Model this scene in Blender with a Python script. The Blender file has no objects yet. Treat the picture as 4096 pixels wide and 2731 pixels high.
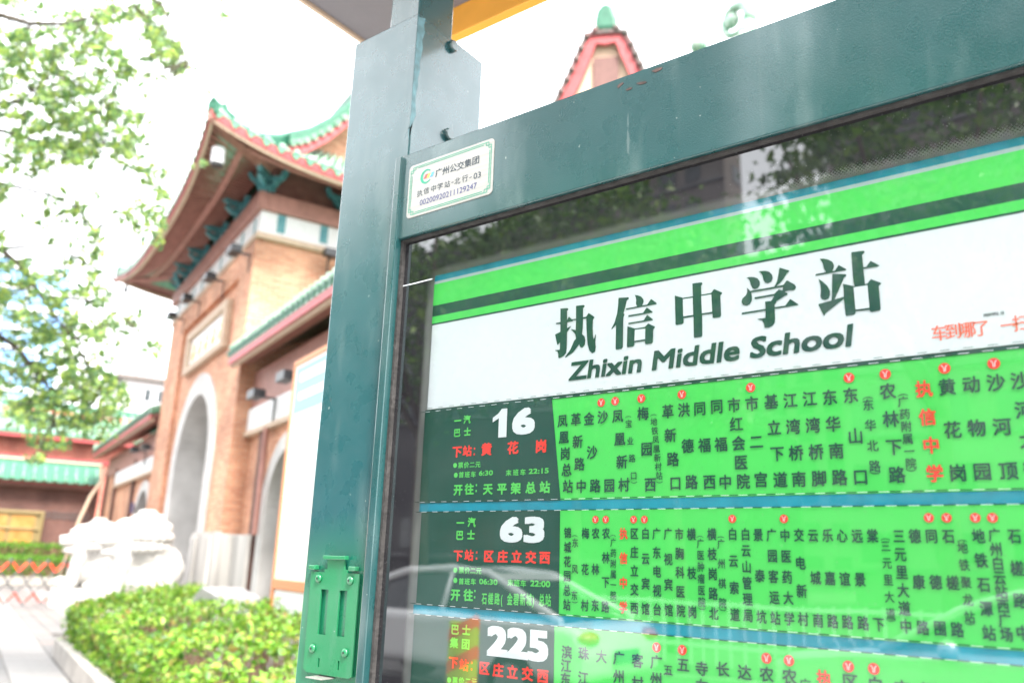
import bpy, bmesh, math, random
import numpy as np
from mathutils import Vector, Matrix, noise as mn
random.seed(7)
rng = np.random.default_rng(11)
R = math.radians
SC = bpy.context.scene
COL = SC.collection

# ------------------------------------------------------------------ camera
PX = 4096 / 2352.0
FPX = 3292.5
CAMP = Vector((0, 0, 1.5))
_p, _r, _y = R(15.1427), R(1.9815), R(37.312)
FW = Vector((-math.sin(_y) * math.cos(_p), math.cos(_y) * math.cos(_p), math.sin(_p)))
_rt = Vector((math.cos(_y), math.sin(_y), 0)); _up = _rt.cross(FW)
RT = _rt * math.cos(_r) + _up * math.sin(_r)
UP = -_rt * math.sin(_r) + _up * math.cos(_r)
cam = bpy.data.cameras.new('camera'); camo = bpy.data.objects.new('camera', cam); COL.objects.link(camo)
cam.sensor_width = 36; cam.lens = FPX / 4096 * 36; cam.clip_start = .05; cam.clip_end = 2000
camo.matrix_world = Matrix(((RT.x, UP.x, -FW.x, 0), (RT.y, UP.y, -FW.y, 0), (RT.z, UP.z, -FW.z, 1.5), (0, 0, 0, 1)))
cam.dof.use_dof = True; cam.dof.focus_distance = 1.27; cam.dof.aperture_fstop = 3.4; cam.dof.aperture_blades = 8
SC.camera = camo

# ------------------------------------------------------------------ sky, sun, exposure
SUN_EL, SUN_AZ = R(52), R(118)          # azimuth clockwise from +Y
w = bpy.data.worlds.new('World'); SC.world = w; w.use_nodes = True
nt = w.node_tree; nt.nodes.clear()
sky = nt.nodes.new('ShaderNodeTexSky'); sky.sky_type = 'NISHITA'; sky.sun_disc = False
sky.sun_elevation = SUN_EL; sky.sun_rotation = SUN_AZ
sky.dust_density = 6; sky.air_density = 1.2
mx = nt.nodes.new('ShaderNodeMix'); mx.data_type = 'RGBA'; mx.inputs[0].default_value = .84
mx.inputs['B'].default_value = (8.6, 8.8, 9.0, 1)       # an even layer of thin cloud over the blue
bg = nt.nodes.new('ShaderNodeBackground'); bg.inputs[1].default_value = .1
wo = nt.nodes.new('ShaderNodeOutputWorld')
nt.links.new(sky.outputs[0], mx.inputs['A']); nt.links.new(mx.outputs['Result'], bg.inputs[0]); nt.links.new(bg.outputs[0], wo.inputs[0])
sl = bpy.data.lights.new('sun', 'SUN'); sl.energy = 1.9; sl.angle = R(14); sl.color = (1, .95, .87)
so = bpy.data.objects.new('sun', sl); COL.objects.link(so)
sd = Vector((math.sin(SUN_AZ) * math.cos(SUN_EL), math.cos(SUN_AZ) * math.cos(SUN_EL), math.sin(SUN_EL)))
so.rotation_euler = sd.to_track_quat('Z', 'Y').to_euler()
SC.view_settings.view_transform = 'Standard'; SC.view_settings.look = 'None'
SC.view_settings.exposure = 2.5; SC.view_settings.gamma = 1; SC.view_settings.use_curve_mapping = False
SC.cycles.max_bounces = 7; SC.cycles.transparent_max_bounces = 12
SC.cycles.use_denoising = True

def ray(x, y):      # direction through a point of the 4096 wide frame
    return FW + RT * ((x - 2048) / FPX) - UP * ((y - 1365.5) / FPX)
def PP(x, y, Y=1.0):  # point of the board's plane at depth Y
    r = ray(x, y); t = Y / r.y
    return (r.x * t, 1.5 + r.z * t)
# frame of the gate: X to the right along the facade, Y into the building
GA = R(-20.279)
GC, GS = math.cos(GA), math.sin(GA)
G0 = (-18.36, 4.63)
def GW(X, Y, z=0):
    x, y = X + G0[0], Y + G0[1]
    return Vector((x * GC - y * GS, x * GS + y * GC, z))
def WG(p):
    x = p.x * GC + p.y * GS; y = -p.x * GS + p.y * GC
    return Vector((x - G0[0], y - G0[1], p.z))
def at_depth(x, y, d):   # small frame px (2352 wide), distance along the view -> gate frame
    return WG(CAMP + ray(x * PX, y * PX) * d)
def on_gY(x, y, Y):
    r = ray(x * PX, y * PX); a = WG(CAMP); b = WG(CAMP + r); t = (Y - a.y) / (b.y - a.y); return a + (b - a) * t
def on_gX(x, y, X):
    r = ray(x * PX, y * PX); a = WG(CAMP); b = WG(CAMP + r); t = (X - a.x) / (b.x - a.x); return a + (b - a) * t

# ------------------------------------------------------------------ materials
def mat(name, col, rough=.6, metal=0., var=0., vscale=8., bump=0., bscale=60., spec=.5, coat=0., coatr=.1, col2=None, detail=4, trans=0., isl=None, stretch=None):
    m = bpy.data.materials.new(name); m.use_nodes = True
    n = m.node_tree; b = n.nodes['Principled BSDF']; L = n.links
    b.inputs['Roughness'].default_value = rough; b.inputs['Metallic'].default_value = metal
    b.inputs['Specular IOR Level'].default_value = spec
    b.inputs['Coat Weight'].default_value = coat; b.inputs['Coat Roughness'].default_value = coatr
    c = (*col, 1); b.inputs['Base Color'].default_value = c
    tc = n.nodes.new('ShaderNodeTexCoord'); src = tc.outputs['Object']
    if stretch:
        mp = n.nodes.new('ShaderNodeMapping'); mp.inputs['Scale'].default_value = stretch
        L.new(src, mp.inputs[0]); src = mp.outputs[0]
    if var or col2:
        t = n.nodes.new('ShaderNodeTexNoise'); t.inputs['Scale'].default_value = vscale; t.inputs['Detail'].default_value = detail
        L.new(src, t.inputs['Vector'])
        rp = n.nodes.new('ShaderNodeValToRGB'); rp.color_ramp.elements[0].position = .32; rp.color_ramp.elements[1].position = .68
        if col2:
            rp.color_ramp.elements[0].color = c; rp.color_ramp.elements[1].color = (*col2, 1)
        else:
            rp.color_ramp.elements[0].color = tuple(v * (1 - var) for v in col) + (1,)
            rp.color_ramp.elements[1].color = tuple(min(1, v * (1 + var)) for v in col) + (1,)
        L.new(t.outputs[0], rp.inputs[0]); L.new(rp.outputs[0], b.inputs['Base Color'])
    if isl:
        g = n.nodes.new('ShaderNodeNewGeometry'); rp = n.nodes.new('ShaderNodeValToRGB')
        els = rp.color_ramp.elements
        while len(els) < len(isl): els.new(.5)
        for i, cc in enumerate(isl):
            els[i].position = i / (len(isl) - 1); els[i].color = (*cc, 1)
        L.new(g.outputs['Random Per Island'], rp.inputs[0]); L.new(rp.outputs[0], b.inputs['Base Color'])
        if trans:
            tr = n.nodes.new('ShaderNodeBsdfTranslucent'); ms = n.nodes.new('ShaderNodeMixShader'); ms.inputs[0].default_value = trans
            L.new(rp.outputs[0], tr.inputs[0]); L.new(b.outputs[0], ms.inputs[1]); L.new(tr.outputs[0], ms.inputs[2])
            L.new(ms.outputs[0], n.nodes['Material Output'].inputs[0])
    if bump:
        t2 = n.nodes.new('ShaderNodeTexNoise'); t2.inputs['Scale'].default_value = bscale; t2.inputs['Detail'].default_value = 5
        L.new(src, t2.inputs['Vector'])
        bp = n.nodes.new('ShaderNodeBump'); bp.inputs['Strength'].default_value = bump; bp.inputs['Distance'].default_value = .01
        L.new(t2.outputs[0], bp.inputs['Height']); L.new(bp.outputs[0], b.inputs['Normal'])
    return m

def brick_mat(name, c1, c2, mortar, scale=1., rough=.85, axis='XZ'):
    m = bpy.data.materials.new(name); m.use_nodes = True; n = m.node_tree; L = n.links; b = n.nodes['Principled BSDF']
    b.inputs['Roughness'].default_value = rough
    tc = n.nodes.new('ShaderNodeTexCoord'); sp = n.nodes.new('ShaderNodeSeparateXYZ'); cb = n.nodes.new('ShaderNodeCombineXYZ')
    ad = n.nodes.new('ShaderNodeMath'); ad.operation = 'ADD'
    L.new(tc.outputs['Object'], sp.inputs[0]); L.new(sp.outputs[0], ad.inputs[0]); L.new(sp.outputs[1], ad.inputs[1])
    L.new(ad.outputs[0], cb.inputs[0]); L.new(sp.outputs[2], cb.inputs[1])
    br = n.nodes.new('ShaderNodeTexBrick'); br.inputs['Scale'].default_value = scale
    br.inputs['Color1'].default_value = (*c1, 1); br.inputs['Color2'].default_value = (*c2, 1); br.inputs['Mortar'].default_value = (*mortar, 1)
    br.inputs['Brick Width'].default_value = .25; br.inputs['Row Height'].default_value = .075; br.inputs['Mortar Size'].default_value = .008
    L.new(cb.outputs[0], br.inputs['Vector'])
    t = n.nodes.new('ShaderNodeTexNoise'); t.inputs['Scale'].default_value = .9; t.inputs['Detail'].default_value = 6
    L.new(tc.outputs['Object'], t.inputs['Vector'])
    mr = n.nodes.new('ShaderNodeMapRange'); mr.inputs[1].default_value = .3; mr.inputs[2].default_value = .7; mr.inputs[3].default_value = .70; mr.inputs[4].default_value = 1.15
    L.new(t.outputs[0], mr.inputs[0])
    mu = n.nodes.new('ShaderNodeMix'); mu.data_type = 'RGBA'; mu.blend_type = 'MULTIPLY'; mu.inputs[0].default_value = 1
    L.new(br.outputs[0], mu.inputs['A']); L.new(mr.outputs[0], mu.inputs['B']); L.new(mu.outputs['Result'], b.inputs['Base Color'])
    bp = n.nodes.new('ShaderNodeBump'); bp.inputs['Strength'].default_value = .4; bp.inputs['Distance'].default_value = .01; bp.invert = True
    L.new(br.outputs['Fac'], bp.inputs['Height']); L.new(bp.outputs[0], b.inputs['Normal'])
    return m

def steel_mat(name, zone=True, base=(.012, .070, .078), rough=.28, coat=1.):
    """teal painted steel: orange peel, faint dirt, chips, with zone set, brighter green towards the bottom"""
    m = bpy.data.materials.new(name); m.use_nodes = True; n = m.node_tree; L = n.links; b = n.nodes['Principled BSDF']
    b.inputs['Roughness'].default_value = rough; b.inputs['Coat Weight'].default_value = coat; b.inputs['Coat Roughness'].default_value = .10; b.inputs['Coat IOR'].default_value = 1.55
    tc = n.nodes.new('ShaderNodeTexCoord'); O = tc.outputs['Object']
    def noise(s, d=5, st=None):
        t = n.nodes.new('ShaderNodeTexNoise'); t.inputs['Scale'].default_value = s; t.inputs['Detail'].default_value = d
        if st:
            mp = n.nodes.new('ShaderNodeMapping'); mp.inputs['Scale'].default_value = st; L.new(O, mp.inputs[0]); L.new(mp.outputs[0], t.inputs['Vector'])
        else: L.new(O, t.inputs['Vector'])
        return t.outputs[0]
    def ramp(v, a, b_, lo=0, hi=1):
        mr = n.nodes.new('ShaderNodeMapRange'); mr.inputs[1].default_value = a; mr.inputs[2].default_value = b_; mr.inputs[3].default_value = lo; mr.inputs[4].default_value = hi
        L.new(v, mr.inputs[0]); return mr.outputs[0]
    def mixc(f, A, B, bt='MIX'):
        x = n.nodes.new('ShaderNodeMix'); x.data_type = 'RGBA'; x.blend_type = bt
        for k, s in ((0, f), ('A', A), ('B', B)):
            if isinstance(s, (float, int)): x.inputs[k].default_value = s
            elif isinstance(s, tuple): x.inputs[k].default_value = (*s, 1)
            else: L.new(s, x.inputs[k])
        return x.outputs['Result']
    c = mixc(ramp(noise(3, 4), .35, .7), base, tuple(v * 1.35 for v in base))
    c = mixc(ramp(noise(14, 6, (1, 1, .25)), .55, .75, 0, .35), c, (.16, .22, .22))
    if zone:
        sp = n.nodes.new('ShaderNodeSeparateXYZ'); L.new(O, sp.inputs[0])
        ns = noise(5, 3)
        ad = n.nodes.new('ShaderNodeMath'); ad.operation = 'MULTIPLY_ADD'; ad.inputs[1].default_value = .12; L.new(ns, ad.inputs[0]); L.new(sp.outputs[2], ad.inputs[2])
        c = mixc(ramp(ad.outputs[0], 1.63, 1.48, 0, .92), c, (.008, .14, .065))  # lower part turns greener, with an uneven edge
    c = mixc(ramp(noise(75, 3), .735, .76, 0, .8), c, (.33, .38, .36))
    c = mixc(ramp(noise(30, 7, (1, 1, .06)), .60, .80, 0, .22), c, (.10, .14, .13))          # rain streaks
    c = mixc(ramp(noise(26, 9, (3.2, 3.2, .35)), .73, .745, 0, .4), c, (.15, .20, .20))       # scratches
    c = mixc(ramp(noise(9, 8), .725, .74, 0, .85), c, (.13, .05, .03))
    L.new(c, b.inputs['Base Color'])
    bp = n.nodes.new('ShaderNodeBump'); bp.inputs['Strength'].default_value = .22; bp.inputs['Distance'].default_value = .002
    L.new(noise(420, 2), bp.inputs['Height']); L.new(bp.outputs[0], b.inputs['Normal'])
    L.new(ramp(noise(20, 5), .3, .7, rough - .08, rough + .12), b.inputs['Roughness'])
    return m

M = {}
M['steel'] = steel_mat('teal_paint', base=(.007, .058, .066), rough=.28)
M['steel_plain'] = steel_mat('teal_paint_frame', zone=False, base=(.008, .050, .053))
M['bracket'] = steel_mat('green_paint', zone=False, base=(.008, .14, .055), rough=.34, coat=.5)
M['backing'] = mat('backing_board', (.5, .52, .52), rough=.7, var=.06)
M['pgreen'] = mat('print_green', (.065, .58, .10), rough=.45, var=.03)
M['pdark'] = mat('print_dark_green', (.006, .065, .048), rough=.45)
M['pwhite'] = mat('print_white', (.67, .71, .76), rough=.45, var=.02)
M['pteal'] = mat('teal_strip', (.0, .25, .36), rough=.5, var=.15, vscale=25)
M['pgrey'] = mat('grey_edge', (.38, .48, .5), rough=.5)
M['pred'] = mat('print_red', (.85, .05, .035), rough=.45)
M['porange'] = mat('print_orange_red', (.9, .17, .10), rough=.45)
M['plime'] = mat('print_light_green', (.10, .58, .11), rough=.45)
M['ink'] = mat('ink_dark', (.03, .05, .07), rough=.5)
M['inkblue'] = mat('ink_blue', (.06, .07, .2), rough=.5)
M['gasket'] = mat('rubber_gasket', (.03, .028, .028), rough=.8, var=.4, vscale=60, bump=.4, bscale=120)
M['plate'] = mat('brushed_steel_plate', (.43, .42, .40), rough=.36, metal=.55, var=.08, vscale=5, stretch=(2, 1, 60))
M['plgreen'] = mat('plate_green_line', (.03, .30, .19), rough=.5)
M['canopy'] = mat('canopy_grey', (.17, .16, .18), rough=.5, var=.06, bump=.1)
M['orange'] = mat('orange_fascia', (.9, .42, .06), rough=.4, var=.06)
M['brick'] = brick_mat('orange_brick', (.50, .20, .11), (.68, .34, .20), (.56, .42, .33))
M['brick_side'] = M['brick']
M['brick_dark'] = brick_mat('red_brown_brick', (.10, .035, .027), (.15, .06, .045), (.15, .12, .11))
M['brick_red'] = brick_mat('red_brick_hall', (.50, .12, .08), (.60, .19, .13), (.5, .3, .25))
M['stone'] = mat('pale_stone', (.52, .51, .50), rough=.8, var=.15, vscale=1.5, bump=.3, bscale=20)
M['plinth'] = mat('plinth_stone', (.40, .385, .37), rough=.8, var=.3, vscale=1.6, bump=.3, bscale=12, stretch=(1.6, 1.6, .25))
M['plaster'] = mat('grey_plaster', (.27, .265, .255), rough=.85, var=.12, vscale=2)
M['whitewash'] = mat('painted_frieze', (.72, .73, .74), rough=.7, var=.05)
M['cream'] = mat('cream_trim', (.52, .40, .30), rough=.75, var=.08)
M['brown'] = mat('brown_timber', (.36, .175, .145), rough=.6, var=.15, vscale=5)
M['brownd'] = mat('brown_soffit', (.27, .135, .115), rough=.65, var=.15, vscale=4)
M['redtrim'] = mat('red_trim', (.42, .07, .075), rough=.5, var=.2, vscale=6)
M['tile'] = mat('green_glazed_tile', (.03, .19, .10), rough=.35, col2=(.15, .33, .21), vscale=7, bump=.2, coat=.6)
M['tilel'] = mat('pale_green_tile', (.08, .26, .16), rough=.4, col2=(.42, .50, .42), vscale=9, coat=.5)
M['tileg'] = mat('dark_green_ridge', (.015, .11, .065), rough=.55, col2=(.03, .15, .09), vscale=6, coat=.1)
M['tealp'] = mat('teal_bracket_paint', (.04, .20, .24), rough=.5, col2=(.12, .32, .34), vscale=12)
M['gold'] = mat('gold_paint', (.60, .42, .12), rough=.4, metal=.2, var=.2)
M['black'] = mat('black_metal', (.02, .022, .026), rough=.4)
M['white'] = mat('white_paint', (.75, .76, .78), rough=.5, var=.04)
M['marble'] = mat('white_marble', (.53, .52, .50), rough=.6, var=.14, vscale=4, bump=.5, bscale=22)
M['pavea'] = mat('grey_granite_paver', (.15, .145, .143), rough=.7, var=.15, vscale=14, bump=.2, bscale=90)
M['paveb'] = mat('pink_granite_paver', (.19, .16, .15), rough=.7, var=.15, vscale=14, bump=.2, bscale=90)
M['pavec'] = mat('pale_granite_paver', (.23, .22, .215), rough=.7, var=.12, vscale=14, bump=.2, bscale=90)
M['joint'] = mat('ground_joint', (.07, .065, .06), rough=.95, var=.3, vscale=3, bump=.3)
M['sidewalk'] = mat('concrete_walk', (.40, .39, .38), rough=.85, var=.15, vscale=2, bump=.3, bscale=40)
M['asphalt'] = mat('asphalt', (.12, .12, .122), rough=.6, var=.25, vscale=3, bump=.4, bscale=150)
M['line'] = mat('road_paint', (.75, .75, .72), rough=.6, var=.1)
M['kerb'] = mat('granite_kerb', (.36, .335, .31), rough=.8, var=.2, vscale=6, bump=.3, bscale=60)
M['soil'] = mat('soil', (.07, .05, .035), rough=.95, var=.3, bump=.6)
M['stem'] = mat('twig', (.16, .10, .06), rough=.9, var=.25)
M['bark'] = mat('bark', (.09, .075, .06), rough=.95, var=.35, vscale=10, bump=.7, bscale=25)
M['hedge'] = mat('hedge_leaf', (.1, .3, .02), rough=.42, trans=.3, isl=[(.03, .10, .015), (.09, .24, .02), (.16, .36, .03), (.20, .38, .03), (.34, .48, .06), (.09, .25, .03), (.32, .22, .07)])
M['hedge_far'] = mat('clipped_hedge_leaf', (.1, .3, .02), rough=.5, trans=.35, isl=[(.03, .13, .015), (.08, .24, .02), (.14, .33, .03), (.22, .42, .04)])
M['leaf'] = mat('tree_leaf', (.1, .3, .05), rough=.45, trans=.55, isl=[(.10, .19, .08), (.15, .28, .11), (.20, .35, .11), (.31, .45, .12), (.42, .54, .12), (.13, .22, .13)])
M['leafd'] = mat('street_tree_leaf', (.04, .12, .03), rough=.45, trans=.3, isl=[(.02, .08, .015), (.05, .15, .02), (.09, .22, .03), (.16, .28, .03)])
M['red'] = mat('red_reflective', (.85, .06, .03), rough=.45)
M['greyp'] = mat('grey_tube', (.12, .125, .13), rough=.4, metal=.3)
M['glassdark'] = mat('dark_window', (.02, .03, .035), rough=.06, spec=.8)
M['bluglass'] = mat('blue_curtain_glass', (.16, .34, .62), rough=.12, var=.25, vscale=.25, spec=.8)
M['skyblue'] = mat('poster_blue', (.22, .60, .78), rough=.5)
M['poster'] = mat('poster_white', (.84, .86, .88), rough=.45)
M['posterb'] = mat('poster_pale_blue', (.58, .78, .86), rough=.5)
M['orangef'] = mat('orange_brown_frame', (.62, .24, .10), rough=.5)
M['olive'] = mat('bronze_frame', (.26, .20, .09), rough=.4, metal=.3)
M['amber'] = mat('amber_notice', (.32, .15, .03), rough=.4, col2=(.42, .24, .07), vscale=3)
M['concrete'] = mat('tower_concrete', (.19, .17, .16), rough=.85, var=.12, vscale=.4)
M['concreted'] = mat('tower_dark_cladding', (.035, .033, .037), rough=.8, var=.15, vscale=.3)
M['carw'] = mat('white_car_paint', (.80, .81, .83), rough=.25, coat=1, coatr=.03)
M['cars'] = mat('silver_car_paint', (.5, .52, .54), rough=.25, metal=.4, coat=1, coatr=.03)
M['tyre'] = mat('tyre', (.02, .02, .02), rough=.8)
M['rim'] = mat('alloy_rim', (.45, .46, .48), rough=.3, metal=.8)
M['lampred'] = mat('tail_lamp', (.6, .02, .02), rough=.2, coat=1)
M['lampw'] = mat('head_lamp', (.6, .6, .62), rough=.1, coat=1)
M['lime'] = mat('lime_reflective', (.62, .78, .03), rough=.45)
M['strorange'] = mat('orange_reflective', (.95, .22, .05), rough=.45)

# ------------------------------------------------------------------ mesh helpers
class MB:
    def __init__(s): s.v = []; s.f = []; s.m = []
    def add(s, vs, fs, mi=0):
        k = len(s.v); s.v += [tuple(q) for q in vs]; s.f += [tuple(k + i for i in f) for f in fs]; s.m += [mi] * len(fs); return s
    def box(s, a, b, c, d, e, f, mi=0):
        vs = [(a, c, e), (b, c, e), (b, d, e), (a, d, e), (a, c, f), (b, c, f), (b, d, f), (a, d, f)]
        return s.add(vs, [(0, 3, 2, 1), (4, 5, 6, 7), (0, 1, 5, 4), (1, 2, 6, 5), (2, 3, 7, 6), (3, 0, 4, 7)], mi)
    def prism(s, poly, a, b, axis='y', mi=0):     # poly in the two other axes, extruded a..b
        def P(u, v, w):
            return (u, w, v) if axis == 'y' else ((w, u, v) if axis == 'x' else (u, v, w))
        n = len(poly); vs = [P(u, v, a) for u, v in poly] + [P(u, v, b) for u, v in poly]
        fs = [tuple(range(n)), tuple(range(2 * n - 1, n - 1, -1))] + [(i, i + n, (i + 1) % n + n, (i + 1) % n) for i in range(n)]
        return s.add(vs, fs, mi)
    def tube(s, pts, rr, n=8, mi=0, cap=True):
        pts = [Vector(p) for p in pts]; rs = rr if isinstance(rr, (list, tuple)) else [rr] * len(pts)
        k = len(s.v); T = None
        for i, p in enumerate(pts):
            t = (pts[min(i + 1, len(pts) - 1)] - pts[max(i - 1, 0)]).normalized()
            if T is None or abs(T.dot(t)) > .99: T = Vector((0, 0, 1)) if abs(t.z) < .9 else Vector((1, 0, 0))
            a = t.cross(T).normalized(); b = a.cross(t); T = b
            for j in range(n):
                an = 2 * math.pi * j / n; s.v.append(tuple(p + (a * math.cos(an) + b * math.sin(an)) * rs[i]))
        for i in range(len(pts) - 1):
            for j in range(n):
                s.f.append((k + i * n + j, k + i * n + (j + 1) % n, k + (i + 1) * n + (j + 1) % n, k + (i + 1) * n + j)); s.m.append(mi)
        if cap:
            s.f.append(tuple(k + j for j in range(n))[::-1]); s.f.append(tuple(k + (len(pts) - 1) * n + j for j in range(n))); s.m += [mi, mi]
        return s
    def ell(s, c, r, nu=14, nv=9, mi=0):
        vs = []; fs = []
        r = (r, r, r) if isinstance(r, (int, float)) else r
        for i in range(nv + 1):
            th = math.pi * i / nv
            for j in range(nu):
                ph = 2 * math.pi * j / nu
                vs.append((c[0] + r[0] * math.sin(th) * math.cos(ph), c[1] + r[1] * math.sin(th) * math.sin(ph), c[2] + r[2] * math.cos(th)))
        for i in range(nv):
            for j in range(nu):
                fs.append((i * nu + j, (i + 1) * nu + j, (i + 1) * nu + (j + 1) % nu, i * nu + (j + 1) % nu))
        return s.add(vs, fs, mi)
    def sweep(s, path, sect, mi=0):      # path of (pos, side, up) frames; sect list of (side, up)
        n = len(sect); k = len(s.v)
        for p, a, b in path:
            for u, v in sect: s.v.append(tuple(p + a * u + b * v))
        for i in range(len(path) - 1):
            for j in range(n):
                s.f.append((k + i * n + j, k + i * n + (j + 1) % n, k + (i + 1) * n + (j + 1) % n, k + (i + 1) * n + j)); s.m.append(mi)
        s.f.append(tuple(k + j for j in range(n))[::-1]); s.f.append(tuple(k + (len(path) - 1) * n + j for j in range(n))); s.m += [mi, mi]
        return s
BASE = {}
def tag(o, label=None, cat=None, group=None, kind=None):
    if label: o['label'] = label
    if cat: o['category'] = cat
    if group: o['group'] = group
    if kind: o['kind'] = kind
    return o
def thing(name, label, cat, base, frame='W', group=None, rz=0):
    o = bpy.data.objects.new(name, None); COL.objects.link(o); o.empty_display_size = .2
    if frame == 'G':
        o.location = GW(*base); o.rotation_euler = (0, 0, GA + rz)
    else:
        o.location = base; o.rotation_euler = (0, 0, rz)
    BASE[o.name] = Vector(base)
    return tag(o, label, cat, group)
def mesh_of(name, mb, mats, base=Vector((0, 0, 0)), smooth=False, recalc=True):
    me = bpy.data.meshes.new(name)
    me.from_pydata([(x - base.x, y - base.y, z - base.z) for x, y, z in mb.v], [], mb.f)
    for m_ in (mats if isinstance(mats, (list, tuple)) else [mats]): me.materials.append(m_)
    me.polygons.foreach_set('material_index', mb.m)
    if recalc:
        bm = bmesh.new(); bm.from_mesh(me); bmesh.ops.recalc_face_normals(bm, faces=bm.faces); bm.to_mesh(me); bm.free()
    if smooth: me.polygons.foreach_set('use_smooth', [True] * len(me.polygons))
    me.update(); return me
def part(parent, name, mb, mats, bevel=0, smooth=False, kind=None, label=None, recalc=True, segs=2):
    base = BASE[parent.name]
    o = bpy.data.objects.new(name, mesh_of(name, mb, mats, base, smooth, recalc)); COL.objects.link(o); o.parent = parent
    BASE[o.name] = base
    if bevel:
        b = o.modifiers.new('bevel', 'BEVEL'); b.width = bevel; b.segments = segs; b.limit_method = 'ANGLE'; b.angle_limit = R(35)
    if kind: o['kind'] = kind
    if label: o['label'] = label
    return o
def single(name, mb, mats, label, cat, base=(0, 0, 0), frame='W', group=None, bevel=0, smooth=False, kind=None, recalc=True):
    o = bpy.data.objects.new(name, mesh_of(name, mb, mats, Vector(base), smooth, recalc)); COL.objects.link(o)
    if frame == 'G': o.location = GW(*base); o.rotation_euler = (0, 0, GA)
    else: o.location = base
    if bevel:
        b = o.modifiers.new('bevel', 'BEVEL'); b.width = bevel; b.segments = 2; b.limit_method = 'ANGLE'
    return tag(o, label, cat, group, kind)
def structure(name, mb, mats, frame='W'):
    o = single(name, mb, mats, None, None, frame=frame); o['kind'] = 'structure'; return o
def dup(o, loc=None, rz=None, label=None):
    r_ = o.copy(); COL.objects.link(r_)
    if loc is not None: r_.location = loc
    if rz is not None: r_.rotation_euler = (0, 0, rz)
    if label: r_['label'] = label
    for ch in list(o.children):
        c = ch.copy(); COL.objects.link(c); c.parent = r_
        for g in list(ch.children):
            d = g.copy(); COL.objects.link(d); d.parent = c
    return r_

def leaf_mesh(name, cen, size, material, up=.35, size_var=.35, nrm=None):
    """many small folded leaves (two triangles each) as one mesh; cen is (n,3) in local coordinates"""
    cen = np.asarray(cen, float); n = len(cen)
    d = rng.normal(size=(n, 3)); d /= np.linalg.norm(d, axis=1)[:, None]
    nn = rng.normal(size=(n, 3)); nn[:, 2] += up * 3
    if nrm is not None: nn += nrm
    nn /= np.linalg.norm(nn, axis=1)[:, None]
    d -= nn * (d * nn).sum(1)[:, None]; d /= np.linalg.norm(d, axis=1)[:, None]
    s = np.cross(nn, d); sz = size * (1 + size_var * rng.normal(size=n)).clip(.4, 1.9)[:, None]
    base = cen - d * sz * .5; tip = cen + d * sz * .5 - nn * sz * .1
    a = cen - d * sz * .05 + s * sz * .3 + nn * sz * .1; b = cen - d * sz * .05 - s * sz * .3 + nn * sz * .1
    V_ = np.stack([base, a, tip, b], 1).reshape(-1, 3)
    k = np.arange(n)[:, None] * 4
    F_ = np.concatenate([k + np.array([[0, 1, 2]]), k + np.array([[0, 2, 3]])], 1).reshape(-1, 3)
    me = bpy.data.meshes.new(name); me.vertices.add(len(V_)); me.vertices.foreach_set('co', V_.ravel())
    me.loops.add(len(F_) * 3); me.loops.foreach_set('vertex_index', F_.ravel())
    me.polygons.add(len(F_)); me.polygons.foreach_set('loop_start', np.arange(0, len(F_) * 3, 3)); me.polygons.foreach_set('loop_total', np.full(len(F_), 3))
    me.update(calc_edges=True); me.materials.append(material)
    return me
def link_mesh(name, me, parent=None, kind=None):
    o = bpy.data.objects.new(name, me); COL.objects.link(o)
    if parent: o.parent = parent; BASE[o.name] = BASE.get(parent.name, Vector((0, 0, 0)))
    if kind: o['kind'] = kind
    return o

# ------------------------------------------------------------------ lettering
_tc = bpy.data.curves.new('glyph', 'FONT'); _tc.resolution_u = 3; _tc.size = 1
_to = bpy.data.objects.new('glyph', _tc); COL.objects.link(_to)
_gc = {}
def glyph(s, wt=0.):
    k = (s, wt)
    if k not in _gc:
        _tc.body = s; _tc.offset = wt; bpy.context.view_layer.update()
        ev = _to.evaluated_get(bpy.context.evaluated_depsgraph_get()); me = ev.to_mesh()
        _gc[k] = (np.array([v.co[:2] for v in me.vertices]) if len(me.vertices) else np.zeros((0, 2)), [tuple(p.vertices) for p in me.polygons])
        ev.to_mesh_clear()
    return _gc[k]
def shifts(wt):
    """print weight: the glyph is laid down several times, a hair apart"""
    if wt <= .005: return [(0, 0)]
    if wt <= .016: return [(-wt, 0), (wt, 0)]
    return [(wt * math.cos(a), wt * math.sin(a)) for a in (math.pi / 4 + math.pi / 2 * i for i in range(4))] + ([(wt, 0), (-wt, 0), (0, wt), (0, -wt)] if wt > .035 else [])
def put(mb, s, cx, cz, w_, h_, Y, wt=.02, mi=0, rot=0):
    """one full-width character centred at (cx, cz); w_, h_ are its em width and height"""
    v, f = glyph(s, 0.)
    for i, (sx, sz) in enumerate(shifts(wt)):
        x = (v[:, 0] - .5 + sx) * w_; z = (v[:, 1] - .38 + sz) * h_
        mb.add([(cx + a, Y - i * .00006, cz + b) for a, b in zip(x, z)], f, mi)
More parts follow.
